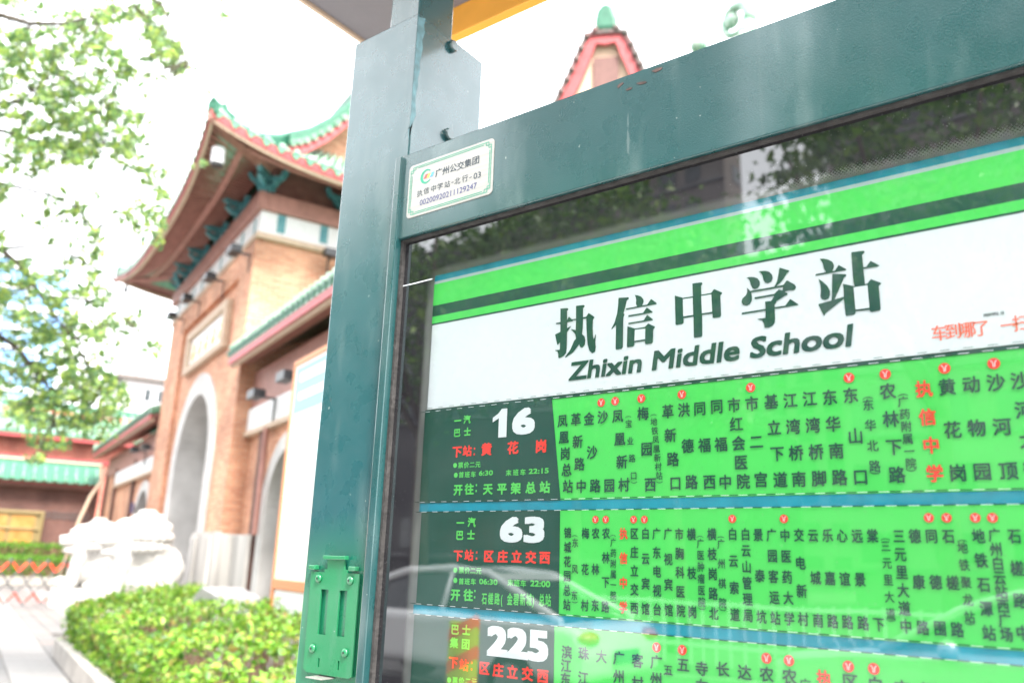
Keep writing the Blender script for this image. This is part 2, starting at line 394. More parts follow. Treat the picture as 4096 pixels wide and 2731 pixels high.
def fit(mb, s, x0, x1, z0, z1, Y, wt=.02, shear=0., mi=0, slope=0.):
    """a run of text fitted into a box"""
    v, f = glyph(s, 0.)
    if not len(v): return
    if s[0] == '1' and len(s) == 2:      # heavy numeral one, drawn
        w1 = (x1 - x0) * .36; h_ = z1 - z0
        P1 = [(x0 + u * w1, Y - .0008, z0 + v_ * h_) for u, v_ in ((.98, 0), (.98, 1), (.62, 1), (.40, .84), (.05, .72), (.05, .55), (.45, .68), (.45, 0))]
        mb.add(P1, [(0, 1, 2, 3, 6, 7), (3, 4, 5, 6)], mi)
        s = s[1]; x0 = x0 + (x1 - x0) * .46; v, f = glyph(s, 0.)
    d = (z1 - z0) * wt; x0, x1, z0, z1 = x0 + d, x1 - d, z0 + d, z1 - d
    lo = v.min(0); hi = v.max(0); q = (v - lo) / (hi - lo)
    for i, (sx, sz) in enumerate(shifts(wt) if wt <= .016 else [(wt * a_, wt * c_) for a_ in (-1, -.4, .4, 1) for c_ in (-.75, 0, .75)]):
        z_ = q[:, 1] * (z1 - z0) + sz * (z1 - z0); x = x0 + q[:, 0] * (x1 - x0) + z_ * shear + sx * (z1 - z0)
        mb.add([(a, Y - i * .00005, b) for a, b in zip(x, z0 + z_)], f, mi)
def rect(mb, x0, x1, z0, z1, Y, mi=0, t=.0006):
    mb.box(x0, x1, Y, Y + t, z0, z1, mi)
def ZF(o, k):
    return lambda x, y: (o[0] + x * k, o[1] + y * k)

# ------------------------------------------------------------------ bus stop board
stop = thing('bus_stop_board', 'teal steel bus stop board with canopy and glazed green route panels', 'bus stop', (-1.11, 1.08, 0))
YF = .985           # face of post and beam
def q2(x, y, Y=YF):
    return PP(x, y, Y)
px0, px1 = q2(1178, 2731)[0], q2(1634, 620)[0]         # post left and right
ztop = q2(1668, 57)[1]
b = MB(); b.box(px0, px1, YF, YF + .2, 0, ztop); part(stop, 'post_sleeve', b, M['steel'], bevel=.0025)
ux0, ux1 = q2(1570, 0, .99)[0], px1 - .004
b = MB(); b.box(ux0, ux1, YF + .004, YF + .104, ztop - .1, 3.05); part(stop, 'upper_post', b, M['steel_plain'], bevel=.003)
b = MB()
for (x, y) in ((1806, 189), (1789, 541)):
    r = ray(x, y); t = px1 / r.x; yy, zz = r.y * t, 1.5 + r.z * t
    bo = MB(); bo.tube([(px1 - .002, yy, zz), (px1 + .007, yy, zz), (px1 + .010, yy, zz)], [.0125, .0125, .0105], 14)
    part(stop, 'bolt', bo, M['steel_plain'], smooth=False)
# second post at the right end, out of frame
b = MB(); b.box(.78, .958, YF, YF + .2, 0, ztop); part(stop, 'post_sleeve', b, M['steel'], bevel=.0025)
b = MB(); b.box(.79, .86, YF + .004, YF + .104, ztop - .1, 3.05); part(stop, 'upper_post', b, M['steel_plain'], bevel=.003)
# top beam, corner lips, bottom rail
bz1 = q2(1609, 627, .975)[1]; bz0 = q2(1595, 957, .975)[1]; bx0 = q2(1610, 640, .975)[0]
b = MB(); b.box(bx0, .80, .975, 1.035, bz0, bz1); part(stop, 'top_beam', b, M['steel_plain'], bevel=.002)
lx0, lx1 = q2(1580, 640, .968)[0], q2(1606, 640, .968)[0]
b = MB(); b.box(lx0 + .001, lx1, .968, 1.03, .42, q2(1585, 632, .968)[1]); part(stop, 'side_lip', b, M['steel_plain'], bevel=.002)
b = MB(); b.box(.765, .79, .968, 1.03, .42, bz1); part(stop, 'side_lip', b, M['steel_plain'], bevel=.002)
b = MB(); b.box(lx1, .765, .975, 1.035, .42, .52); part(stop, 'bottom_rail', b, M['steel_plain'], bevel=.002)
b = MB()
b.box(lx1 + .0005, lx1 + .006, .982, .995, .52, bz0); b.box(lx1 + .006, .765, .982, .995, bz0 - .0045, bz0 - .0005); part(stop, 'rubber_seal', b, M['gasket'])
b = MB(); b.box(lx1 - .002, .775, 1.012, 1.03, .5, bz0 + .02); part(stop, 'backing_board', b, M['backing'])

# printed header
def zat(x, y): return PP(x, y)[1]
zA = ZF((1550, 1000), .4464)
hx0 = PP(*zA(425, 310))[0]; hx1 = .74
zs = [zat(*zA(425, t)) for t in (255, 284, 310, 502, 600, 662, 697)] + [.0]
zs[2] = 1.9705
ztop_white = 1.8925; z_wbot = 1.7455
hz = [1.9885, 1.9775, 1.9700, 1.9305, 1.9135, 1.9005, ztop_white]
# use measured heights where the header meets the seal
hz = [zat(*zA(432, 232)), zat(*zA(432, 282)), zat(*zA(425, 310)), zat(*zA(412, 502)), zat(*zA(405, 600)), zat(*zA(400, 662)), ztop_white]
hd = MB(); rect(hd, hx0, hx1, z_wbot, hz[2], 1.000); hdr = part(stop, 'header_sheet', hd, M['pwhite'])
for nm, a, c, mt, dx in (('teal_strip', 0, 1, 'pteal', 0), ('grey_strip', 1, 2, 'pgrey', 0), ('green_stripe', 2, 3, 'pgreen', 0), ('dark_stripe', 3, 4, 'pdark', 0), ('green_stripe', 4, 5, 'pgreen', 0), ('dark_stripe', 5, 6, 'pdark', 0)):
    s_ = MB(); rect(s_, hx0 - .001, hx1 + .001, hz[c], hz[a], .9994 if a > 1 else 1.0, t=.0005)
    part(hdr, nm, s_, M[mt])

# the five large characters, drawn stroke by stroke
T1 = ZF((2180, 1060), .2551); T2 = ZF((2640, 1040), .2551); T3 = ZF((2940, 980), .2636)
title = [
 (T1, [
  [(247,685),(355,677),(370,690),(368,705),(350,720),(352,860),(380,810),(440,865),(442,880),(352,900),(350,990),(418,953),(350,1055),(345,1300),(335,1380),(300,1425),(235,1460),(215,1455),(212,1390),(200,1355),(160,1342),(162,1335),(236,1328),(240,1210),(205,1252),(196,1245),(162,1090),(245,1050),(246,925),(180,928),(174,912),(246,897)],
  [(491,643),(612,628),(626,640),(624,655),(601,680),(600,820),(650,812),(688,753),(778,815),(776,835),(756,856),(752,1000),(757,1110),(770,1162),(800,1082),(805,1095),(792,1210),(800,1290),(790,1360),(745,1385),(700,1340),(672,1240),(655,1000),(652,838),(601,846),(597,980),(585,1085),(625,1120),(638,1180),(630,1250),(590,1298),(560,1290),(540,1243),(500,1300),(440,1375),(325,1450),(316,1445),(400,1330),(460,1190),(490,1155),(480,1085),(415,1015),(420,1008),(485,1020),(492,865),(430,868),(428,853),(491,843)]]),
 (T1, [
  [(1157,517),(1310,508),(1320,520),(1316,535),(1285,560),(1265,660),(1232,762),(1250,770),(1248,785),(1233,820),(1225,1290),(1205,1318),(1125,1330),(1111,1315),(1118,940),(1052,1008),(1046,1000),(1095,900),(1135,760),(1150,640)],
  [(1412,472),(1460,478),(1515,500),(1550,545),(1550,585),(1528,635),(1605,622),(1668,533),(1755,598),(1754,615),(1280,703),(1273,690),(1280,682),(1450,650),(1430,610),(1435,560),(1430,510)],
  [(1315,790),(1542,752),(1600,665),(1692,735),(1688,748),(1318,815),(1311,803)],
  [(1315,908),(1552,870),(1607,783),(1698,855),(1692,868),(1318,931),(1311,918)],
  [(1297,963),(1418,998),(1570,973),(1624,917),(1728,968),(1727,985),(1702,1010),(1697,1210),(1675,1232),(1590,1245),(1575,1235),(1578,1000),(1418,1020),(1410,1190),(1575,1165),(1575,1190),(1408,1213),(1405,1262),(1385,1280),(1300,1292),(1290,1278)]]),
 (T2, [
  [(512,370),(650,352),(668,365),(666,385),(648,405),(652,545),(805,518),(850,457),(977,512),(976,530),(950,555),(962,870),(950,895),(850,913),(828,903),(825,840),(665,862),(668,1180),(655,1205),(550,1223),(535,1212),(530,888),(372,910),(375,985),(355,1005),(262,1020),(248,1005),(237,560),(365,595),(520,570)],
  ]),
 (T3, [
  [(175,503),(220,487),(290,488),(345,508),(380,555),(380,615),(350,655),(305,672),(265,655),(240,600),(225,540),(205,515)],
  [(362,412),(400,397),(470,396),(530,415),(570,460),(575,510),(555,560),(500,586),(460,575),(435,530),(420,460),(395,425)],
  [(680,346),(825,390),(822,408),(790,430),(745,510),(690,575),(632,628),(735,608),(790,538),(905,600),(930,635),(925,665),(890,688),(820,690),(755,712),(800,735),(802,755),(770,770),(628,858),(630,880),(606,905),(606,945),(765,922),(840,820),(963,900),(962,915),(606,970),(612,1110),(608,1180),(575,1225),(520,1255),(455,1258),(440,1190),(415,1145),(345,1130),(345,1122),(465,1108),(467,997),(110,1055),(106,1040),(112,1028),(467,972),(460,870),(462,860),(552,852),(580,810),(600,772),(310,822),(298,808),(305,795),(598,745),(668,677),(722,690),(735,640),(250,722),(262,790),(258,850),(225,905),(175,925),(125,910),(102,865),(115,815),(165,770),(190,720),(184,652),(200,660),(235,700),(600,635),(640,560),(660,470)]]),
 (T3, [
  [(1286,215),(1340,208),(1420,225),(1480,260),(1505,310),(1500,360),(1480,398),(1520,390),(1575,305),(1690,370),(1688,385),(1228,470),(1222,455),(1230,443),(1385,415),(1350,360),(1340,300),(1320,250)],
  [(1268,513),(1330,555),(1410,630),(1445,700),(1445,760),(1425,815),(1370,838),(1320,825),(1300,780),(1308,700),(1300,610)],
  [(1480,440),(1680,445),(1692,458),(1688,475),(1655,495),(1640,540),(1515,828),(1655,788),(1650,640),(1640,592),(1818,630),(1800,560),(1768,125),(1775,112),(1955,90),(1970,102),(1968,120),(1932,155),(1950,340),(1995,335),(2058,242),(2192,312),(2188,325),(1953,368),(1975,595),(2010,588),(2065,520),(2220,578),(2218,595),(2185,625),(2215,970),(2200,995),(2075,1022),(2050,1008),(2045,985),(1835,1008),(1828,1045),(1810,1062),(1700,1078),(1682,1065),(1655,820),(1375,1040),(1362,1078),(1350,1072),(1268,908),(1280,895),(1468,845),(1475,740)]]),
]
holes_ = {1: [(T1, [(1418,1020),(1578,1000),(1575,1165),(1410,1190)])], 2: [(T2, [(366,618),(520,597),(528,865),(372,888)]), (T2, [(655,568),(812,543),(825,815),(665,840)])], 4: [(T3, [(1805,648),(2015,615),(2045,955),(1835,985)])]}
for ci, (Z, strokes) in enumerate(title):
    lt = MB(); k = 0
    for st in strokes:
        P_ = [PP(*Z(x, y)) for x, y in st]
        lt.add([(x, .9992 - k * .00006, z) for x, z in P_], [tuple(range(len(P_)))]); k += 1
    for Z_, hole in holes_.get(ci, []):
        P_ = [PP(*Z_(x, y)) for x, y in hole]
        lt.add([(x, .9984, z) for x, z in P_], [tuple(range(len(P_)))], 1)
    bmt = bmesh.new(); me = mesh_of('t', lt, [M['pdark'], M['pwhite']], Vector((0, 0, 0)), recalc=False); bmt.from_mesh(me)
    bmesh.ops.triangulate(bmt, faces=bmt.faces[:], ngon_method='EAR_CLIP')
    lt2 = MB(); lt2.v = [tuple(v.co) for v in bmt.verts]; lt2.f = [tuple(v.index for v in f.verts) for f in bmt.faces]; lt2.m = [f.material_index for f in bmt.faces]; bmt.free()
    part(hdr, 'name_character', lt2, [M['pdark'], M['pwhite']], recalc=False)
Z4 = ZF((2240, 1260), .5187)
en = MB()
a0 = PP(*Z4(65, 507)); a1 = PP(*Z4(2290, 236))
capz = PP(*Z4(85, 370))[1] - a0[1]
fit(en, 'Zhixin Middle School', a0[0], a1[0] - .006, (a0[1] + a1[1]) / 2 - .001, (a0[1] + a1[1]) / 2 + capz * 1.06, .9992, wt=.052, shear=.16)
part(hdr, 'station_name_english', en, M['pdark'], recalc=False)
ZQ = ZF((3500, 800), .4145)
rr_ = MB()
for ch, x, y in (('车', 622, 1283), ('到', 755, 1265), ('哪', 893, 1250), ('了', 1027, 1235), ('一', 1297, 1205), ('扫', 1412, 1185), ('便', 1545, 1165), ('知', 1675, 1145)):
    p_ = PP(*ZQ(x, y)); put(rr_, ch, p_[0], p_[1], .0175, .0195, .9992, .012)
part(hdr, 'red_caption', rr_, M['porange'], recalc=False)
sm = MB()
for i, ch in enumerate('执信中学站(北)'):
    p_ = PP(*ZQ(1065 + i * 27, 1112 - i * 4)); put(sm, ch, p_[0], p_[1], .0044, .0044, .9992, .01)
part(hdr, 'small_caption', sm, M['ink'], recalc=False)

# route rows
A1 = ZF((1650, 1550), .5315); A2 = ZF((2850, 1350), .5298); B1 = ZF((1650, 2000), .5315); B2 = ZF((2850, 2000), .5298)
def mark(mb, mbw, x, z, r_, Y):
    mb.prism([(x + r_ * math.cos(t * math.pi / 14), z + r_ * math.sin(t * math.pi / 14)) for t in range(28)], Y, Y + .0004)
    for s_ in (-1, 1):
        pts = [(s_ * .52, .55), (s_ * .40, .50), (s_ * .26, .32), (s_ * .16, .08), (s_ * .13, -.2), (s_ * .13, -.62)]
        wv = .065
        for i in range(len(pts) - 1):
            (x_a, z_a), (x_b, z_b) = pts[i], pts[i + 1]
            L_ = math.hypot(x_b - x_a, z_b - z_a); nx, nz = -(z_b - z_a) / L_ * wv, (x_b - x_a) / L_ * wv
            mbw.add([(x + r_ * u, Y - .0003, z + r_ * v) for u, v in ((x_a + nx, z_a + nz), (x_b + nx, z_b + nz), (x_b - nx, z_b - nz), (x_a - nx, z_a - nz))], [(0, 1, 2, 3)])
def columns(mb, mbr, cols, Y, em):
    for c in cols:
        Z, s, pts = c[0], c[1], c[2]; big = c[3] if len(c) > 3 else 1.; red = s.startswith('!'); s = s.lstrip('!')
        if len(pts) == 2 and len(s) > 2 and not s.startswith('('):
            (xa, ya), (xb, yb) = pts; n = len(s); pts = [(xa + (xb - xa) * i / (n - 1), ya + (yb - ya) * i / (n - 1)) for i in range(n)]
        elif s.startswith('(') and len(pts) == 2:
            (xa, ya), (xb, yb) = pts; n = len(s); m = n - 2; g_ = (yb - ya) / (m - 1)
            pts = [(xa - 3, ya - min(g_ * .75, 52))] + [(xa + (xb - xa) * i / (m - 1), ya + g_ * i) for i in range(m)] + [(xb + 3, yb + min(g_ * .75, 52))]
        for ch, (x, y) in zip(s, pts):
            p_ = PP(*Z(x, y))
            if ch in '()':
                W_ = em[0] * big; sgn = 1 if ch == '(' else -1; seg = 7
                arc = [(math.cos(math.pi * (.15 + .7 * i / seg)) * W_ * .50, math.sin(math.pi * (.15 + .7 * i / seg)) * W_ * .30) for i in range(seg + 1)]
                th = W_ * .045
                mb.add([(p_[0] + u, Y, p_[1] + sgn * (v - W_ * .25) + th) for u, v in arc] + [(p_[0] + u, Y, p_[1] + sgn * (v - W_ * .25) - th) for u, v in arc], [(i, i + 1, i + seg + 2, i + seg + 1) for i in range(seg)])
            else:
                put(mbr if red else mb, ch, p_[0], p_[1], em[0] * big, em[1] * big, Y, (.034 if red else .028) if big > .9 else .018)
LY = .9986
rows = []
rows.append(dict(z=(1.5915, 1.7440), x=-.9390, div=(-.6760, -.672), ylab=0, em=(.0180, .0196), mr=.0061,
 cols=[(A1,'凤凰岗总站',[(1133,250),(1173,742)]),(A1,'革新路中',[(1233,240),(1273,742)]),(A1,'金沙路',[(1332,235),(1378,738)]),(A1,'沙园',[(1435,222),(1485,735)]),
  (A1,'凤凰新村',[(1548,215),(1595,730)]),(A1,'(宝业路口)',[(1630,272),(1668,662)],.60),(A1,'梅园西',[(1738,195),(1793,728)]),(A1,'(地铁凤凰新村站)',[(1820,257),(1860,662)],.58),
  (A1,'革新路口',[(1925,180),(1982,718)]),(A1,'洪德路',[(2045,168),(2103,710)]),(A1,'同福西',[(2165,158),(2238,708)]),(A2,'同福中',[(35,520),(100,1090)]),
  (A2,'市红会医院',[(165,510),(235,1085)]),(A2,'市二宫',[(300,500),(368,1072)]),(A2,'基立下道',[(445,485),(515,1072)]),(A2,'江湾桥南',[(590,475),(655,1068)]),
  (A2,'江湾桥脚',[(737,462),(808,1062)]),(A2,'东华南路',[(888,452),(962,1055)]),(A2,'东山口',[(1045,437),(1120,1050)]),(A2,'(东华北路)',[(1178,508),(1228,970)],.72),
  (A2,'农林下路',[(1325,405),(1395,1035)]),(A2,'(广药附属一院)',[(1442,485),(1500,950)],.66),(A2,'!执信中学',[(1598,387),(1680,1025)]),(A2,'黄花岗',[(1773,373),(1855,1020)]),
  (A2,'动物园',[(1955,355),(2038,1010)]),(A2,'沙河顶',[(2140,340),(2235,1005)]),(A2,'沙河大街',[(2322,325),(2425,990)]),(A2,'先烈东',[(2520,300),(2630,980)])],
 marks=[(A1,1423,113),(A1,1528,102),(A1,1725,83),(A1,2030,52),(A2,290,378),(A2,1032,304),(A2,1306,277),(A2,1753,233),(A2,2125,197)],
 heavy=[(A1,'一',345,250,.0150,'g'),(A1,'汽',415,240,.0150,'g'),(A1,'巴',340,340,.0150,'g'),(A1,'士',418,332,.0150,'g'),
  (A1,'下',340,482,.0205,'r'),(A1,'站',417,476,.0190,'r'),(A1,'黄',562,463,.0215,'r'),(A1,'花',760,452,.0215,'r'),(A1,'岗',972,440,.0215,'r'),
  (A1,'开',348,768,.0190,'g'),(A1,'往',432,763,.0190,'g'),(A1,'天',572,762,.0190,'g'),(A1,'平',678,760,.0190,'g'),(A1,'架',782,756,.0190,'g'),(A1,'总',893,752,.0190,'g'),(A1,'站',1000,748,.0190,'g')],
 small=[(A1,'票价二元',[(367,583),(497,577)]),(A1,'首班车',[(372,655),(462,652)]),(A1,'末班车',[(728,640),(835,636)])],
 dots=[(A1,325,585),(A1,330,658)], colons=[(A1,470,480,'r'),(A1,484,755,'g')],
 nums=[(A1,'16',600,928,152,368,'w',.10),(A1,'6:30',503,610,622,662,'g',.07),(A1,'22:15',878,1030,606,648,'g',.07)]))
rows.append(dict(z=(1.4345, 1.5775), x=-.9330, div=(-.6640, -.664), em=(.0126, .0158), mr=.0050,
 cols=[(B1,'锦城花园总站',[(1172,245),(1165,785)]),(B1,'(东风东)',[(1228,320),(1222,715)],.85),(B1,'梅花村',[(1305,248),(1300,790)]),(B1,'农林东',[(1382,248),(1378,790)]),
  (B1,'农林下路',[(1460,248),(1455,800)]),(B1,'(广药附属一院)',[(1515,318),(1515,715)],.76),(B1,'!执信中学',[(1592,250),(1590,805)]),(B1,'区庄立交西',[(1673,250),(1674,810)]),
  (B1,'白云宾馆',[(1757,250),(1758,815)]),(B1,'广东电视台',[(1840,252),(1845,820)]),(B1,'广视宾馆',[(1926,252),(1932,825)]),(B1,'市胸科医院',[(2010,255),(2023,830)]),
  (B1,'横枝岗',[(2102,255),(2110,838)]),(B1,'(广医肿瘤医院)',[(2170,325),(2180,765)],.8),(B1,'横枝岗路北',[(2255,255),(2270,850)]),(B2,'(广州棋院)',[(68,330),(80,775)],.82),
  (B2,'白云索道',[(155,255),(173,862)]),(B2,'白云山管理局',[(252,257),(273,868)]),(B2,'景泰坑',[(348,260),(373,878)]),(B2,'广园客运站',[(448,262),(478,888)]),
  (B2,'中医药大学',[(550,265),(583,893)]),(B2,'交电新村',[(655,262),(688,895)]),(B2,'云城南',[(762,265),(800,905)]),(B2,'乐嘉路',[(872,265),(910,912)]),
  (B2,'心谊路',[(980,268),(1022,918)]),(B2,'远景路',[(1095,268),(1140,925)]),(B2,'棠下',[(1210,268),(1258,935)]),(B2,'(三元里大道)',[(1310,345),(1348,855)],.82),
  (B2,'三元里大道中',[(1410,270),(1463,950)]),(B2,'德康路',[(1530,270),(1590,960)]),(B2,'同德围',[(1655,270),(1720,965)]),(B2,'石槎路',[(1783,270),(1850,975)]),
  (B2,'(地铁聚龙站)',[(1890,357),(1943,880)],.82),(B2,'地铁石潭站',[(2010,270),(2090,1000)]),(B2,'广州白云站西广场',[(2130,262),(2222,1010)],.93),(B2,'石槎路中',[(2283,270),(2345,1000)]),
  (B2,'石井大道',[(2420,270),(2490,1010)]),(B2,'凰岗村',[(2560,270),(2640,1020)])],
 marks=[(B1,1380,145),(B1,1457,145),(B1,1667,145),(B1,1748,145),(B2,152,140),(B2,542,140),(B2,1635,132),(B2,1769,132),(B2,1985,132),(B2,2115,132)],
 heavy=[(B1,'一',365,170,.0160,'g'),(B1,'汽',450,165,.0160,'g'),(B1,'巴',360,262,.0160,'g'),(B1,'士',445,260,.0160,'g'),
  (B1,'下',348,415,.0190,'r'),(B1,'站',430,413,.0180,'r'),(B1,'区',578,420,.0195,'r'),(B1,'庄',683,422,.0195,'r'),(B1,'立',788,424,.0195,'r'),(B1,'交',895,428,.0195,'r'),(B1,'西',1000,430,.0195,'r'),
  (B1,'开',328,710,.0190,'g'),(B1,'往',425,712,.0190,'g')] +
  [(B1, ch, 545 + i * 48, 738 + i * 1.2, (.0100, .0175), 'g') for i, ch in enumerate('石槎路(金碧新城)总站')],
 small=[(B1,'票价二元',[(373,525),(503,530)]),(B1,'首班车',[(372,608),(462,612)]),(B1,'末班车',[(742,618),(838,625)])],
 dots=[(B1,327,525),(B1,327,602)], colons=[(B1,487,415,'r'),(B1,473,705,'g')],
 nums=[(B1,'63',655,1000,115,328,'w',.10),(B1,'06:30',505,645,590,635,'g',.07),(B1,'22:00',890,1042,602,652,'g',.07)]))
rows.append(dict(z=(1.272, 1.4205), x=-.9350, div=(-.6700, -.670), em=(.0175, .0175), mr=.0060,
 cols=[(B1,'滨江东',[(1165,1140),(1155,1345)]),(B1,'珠江',[(1292,1150),(1290,1335)]),(B1,'大',[(1425,1172)]),(B1,'广州',[(1557,1185),(1557,1325)]),(B1,'客村',[(1697,1205),(1697,1375)]),
  (B1,'广州',[(1838,1215),(1838,1345)]),(B1,'(五',[(1930,1262),(1925,1315)],.78),(B1,'五',[(2040,1235)]),(B1,'寺右',[(2180,1265),(2182,1395)]),(B2,'长',[(80,1272)]),(B2,'达',[(245,1297)]),
  (B2,'农林',[(412,1312),(416,1450)]),(B2,'农林',[(585,1328),(592,1460)]),(B2,'(广',[(692,1375),(700,1430)],.78),(B2,'!执信',[(848,1340),(856,1480)]),(B2,'区庄',[(1042,1368),(1052,1510)]),(B2,'白云',[(1235,1392),(1248,1530)]),
  (B2,'广',[(1432,1418)]),(B2,'恒',[(1640,1440)]),(B2,'永',[(1850,1462)]),(B2,'白',[(2060,1486)]),(B2,'机',[(2280,1512)])],
 marks=[(B1,1840,1105),(B1,2033,1125),(B2,410,1190),(B2,580,1208),(B2,1028,1252),(B2,1220,1270)],
 heavy=[(B1,'巴',325,970,.0165,'g'),(B1,'士',410,975,.0165,'g'),(B1,'集',318,1070,.0165,'g'),(B1,'团',405,1080,.0165,'g'),
  (B1,'下',312,1217,.0185,'r'),(B1,'站',392,1237,.0180,'r'),(B1,'区',545,1260,.0200,'r'),(B1,'庄',650,1275,.0200,'r'),(B1,'立',757,1290,.0200,'r'),(B1,'交',870,1303,.0200,'r'),(B1,'西',985,1320,.0200,'r')],
 small=[(B1,'票价二元',[(325,1352),(470,1362)])], dots=[(B1,280,1350)], colons=[(B1,450,1245,'r')],
 nums=[(B1,'225',555,1030,948,1205,'w',.10)]))
CM = {'g': 'plime', 'r': 'pred', 'w': 'pwhite'}
for ri, rw in enumerate(rows):
    z0, z1 = rw['z']; x0 = rw['x']; x1 = .74; dv = rw['div'][0]
    s_ = MB(); rect(s_, x0, x1, z0, z1, 1.0, t=.003); row = part(stop, 'route_strip', s_, M['pgreen'])
    # the dark cell with the route number; the top strip's edge leans a little
    dvt = -.6835 if ri == 0 else dv - .001
    dvb = -.6645 if ri == 0 else dv
    s_ = MB(); s_.prism([(x0 - .0005, z0 - .0002), (dvb, z0 - .0002), (dvt, z1 + .0002), (x0 - .0005, z1 + .0002)], .9990, .9996); part(row, 'number_panel', s_, M['pdark'])
    t1 = MB(); t2 = MB(); columns(t1, t2, rw['cols'], LY, rw['em']); part(row, 'stop_names', t1, M['pdark'], recalc=False); part(row, 'stop_name_red', t2, M['pred'], recalc=False)
    for Z, x, y in rw['marks']:
        m1 = MB(); m2 = MB(); p_ = PP(*Z(x, y)); mark(m1, m2, p_[0], p_[1], rw['mr'], LY)
        m1.add(m2.v, m2.f, 1); part(row, 'metro_mark', m1, [M['pred'], M['pwhite']], recalc=False)
    T = {'g': MB(), 'r': MB(), 'w': MB()}
    for Z, ch, x, y, e, cc in rw['heavy']:
        e = e if isinstance(e, tuple) else (e, e * .93)
        p_ = PP(*Z(x, y)); put(T[cc], ch, p_[0], p_[1], e[0], e[1], LY, .040 if e[0] > .011 else .03)
    for Z, s, pts in rw['small']:
        n = len(s)
        for i, ch in enumerate(s):
            x = pts[0][0] + (pts[1][0] - pts[0][0]) * i / (n - 1); y = pts[0][1] + (pts[1][1] - pts[0][1]) * i / (n - 1)
            p_ = PP(*Z(x, y)); put(T['g'], ch, p_[0], p_[1], .0108, .0098, LY, .035)
    for Z, x, y in rw['dots']:
        p_ = PP(*Z(x, y)); T['g'].add([(p_[0] + .0040 * math.cos(t * .5236), LY, p_[1] + .0040 * math.sin(t * .5236)) for t in range(12)], [tuple(range(12))])
    for Z, x, y, cc in rw['colons']:
        p_ = PP(*Z(x, y))
        for dz in (-.0045, .0045): T[cc].add([(p_[0] + a * .0013, LY, p_[1] + dz + c_ * .0015) for a, c_ in ((-1, -1), (1, -1), (1, 1), (-1, 1))], [(0, 1, 2, 3)])
    for Z, s, xa, xb, ya, yb, cc, wt in rw['nums']:
        c_ = PP(*Z((xa + xb) / 2, ya))[1], PP(*Z((xa + xb) / 2, yb))[1]
        fit(T[cc], s, PP(*Z(xa, yb))[0], PP(*Z(xb, yb))[0], c_[1], c_[0], LY, wt)
    part(row, 'white_number', T['w'], M['pwhite'], recalc=False); part(row, 'red_lettering', T['r'], M['pred'], recalc=False); part(row, 'green_lettering', T['g'], M['plime'], recalc=False)
    # dashed printed edge
    dh = MB(); dk = MB(); x = x0
    while x < x1:
        for zz in ((z1 - .0006, z0 + .0010) if ri else (z1 - .0030, z0 + .0010)):
            dh.add([(x, LY, zz), (x + .011, LY, zz), (x + .011, LY, zz + .0007), (x, LY, zz + .0007)], [(0, 1, 2, 3)])
            dk.add([(x - .012, LY, zz - .0002), (x - .0008, LY, zz - .0002), (x - .0008, LY, zz + .0010), (x - .012, LY, zz + .0010)], [(0, 1, 2, 3)])
        if ri == 0: dk.add([(x + .006, LY, z1 + .003), (x + .016, LY, z1 + .003), (x + .016, LY, z1 + .0036), (x + .006, LY, z1 + .0036)], [(0, 1, 2, 3)])
        x += .0235
    part(row, 'dashed_edge', dh, M['pwhite'], recalc=False); part(row, 'dashed_edge_dark', dk, M['pdark'], recalc=False)
    if ri == 0:
        s_ = MB(); rect(s_, dvt + .001, x1, z1 - .004, z1 + .0002, .9990, t=.0004); part(row, 'edge_line', s_, M['pdark'])
for za, zb, nx in ((1.5775, 1.5915, -.9400), (1.4205, 1.4345, -.9400)):
    s_ = MB(); rect(s_, nx, .74, za + .0003, zb - .0003, 1.0006, t=.003); part(stop, 'separator_strip', s_, M['pteal'])
# lower rows below the frame
for i in range(5):
    z1 = 1.2580 - i * .158
    s_ = MB(); rect(s_, -.935, .74, z1 - .144, z1, 1.0, t=.003); row = part(stop, 'route_strip', s_, M['pgreen'])
    s_ = MB(); rect(s_, -.9355, -.67, z1 - .1442, z1 + .0002, .9990); part(row, 'number_panel', s_, M['pdark'])
    s_ = MB(); rect(s_, -.94, .74, z1 + .0003, z1 + .0137, 1.0006, t=.003); part(stop, 'separator_strip', s_, M['pteal'])

# glass: printed black border that breaks up into dots, thin dust, mirror reflections
gm = bpy.data.materials.new('glazing'); gm.use_nodes = True; n = gm.node_tree; n.nodes.clear(); L = n.links
tc = n.nodes.new('ShaderNodeTexCoord'); sp = n.nodes.new('ShaderNodeSeparateXYZ'); L.new(tc.outputs['Object'], sp.inputs[0])
def mth(op, a, b_=None, c_=None, clamp=False):
    x = n.nodes.new('ShaderNodeMath'); x.operation = op; x.use_clamp = clamp
    for i, v in enumerate((a, b_, c_)):
        if v is None: continue
        if isinstance(v, (int, float)): x.inputs[i].default_value = v
        else: L.new(v, x.inputs[i])
    return x.outputs[0]
GX0, GZ1 = PP(*zA(375, 330), Y=.990)[0], PP(*zA(560, 165), Y=.990)[1]      # inner edges of the dotted band
gxl = lx1 + .005
xs = mth('ADD', sp.outputs[0], -1.11); zs_ = sp.outputs[2]      # object origin is the stop's base
dl = mth('SUBTRACT', xs, GX0 - .011); dt = mth('SUBTRACT', GZ1 + .013, zs_); dr = mth('SUBTRACT', .70, xs)
dmin = mth('MINIMUM', mth('MINIMUM', dl, mth('MULTIPLY', dt, .85)), dr)          # distance inside the solid border
grad = mth('DIVIDE', dmin, .018)      # 0 solid .. 1 clear
pitch = .0046
def cell(off):
    u = mth('SUBTRACT', mth('FRACT', mth('ADD', mth('DIVIDE', xs, pitch), 100 + off)), .5)
    v = mth('SUBTRACT', mth('FRACT', mth('ADD', mth('DIVIDE', zs_, pitch), 100 + off)), .5)
    return mth('SQRT', mth('ADD', mth('MULTIPLY', u, u), mth('MULTIPLY', v, v)))
dd = mth('MINIMUM', cell(0), cell(.5))
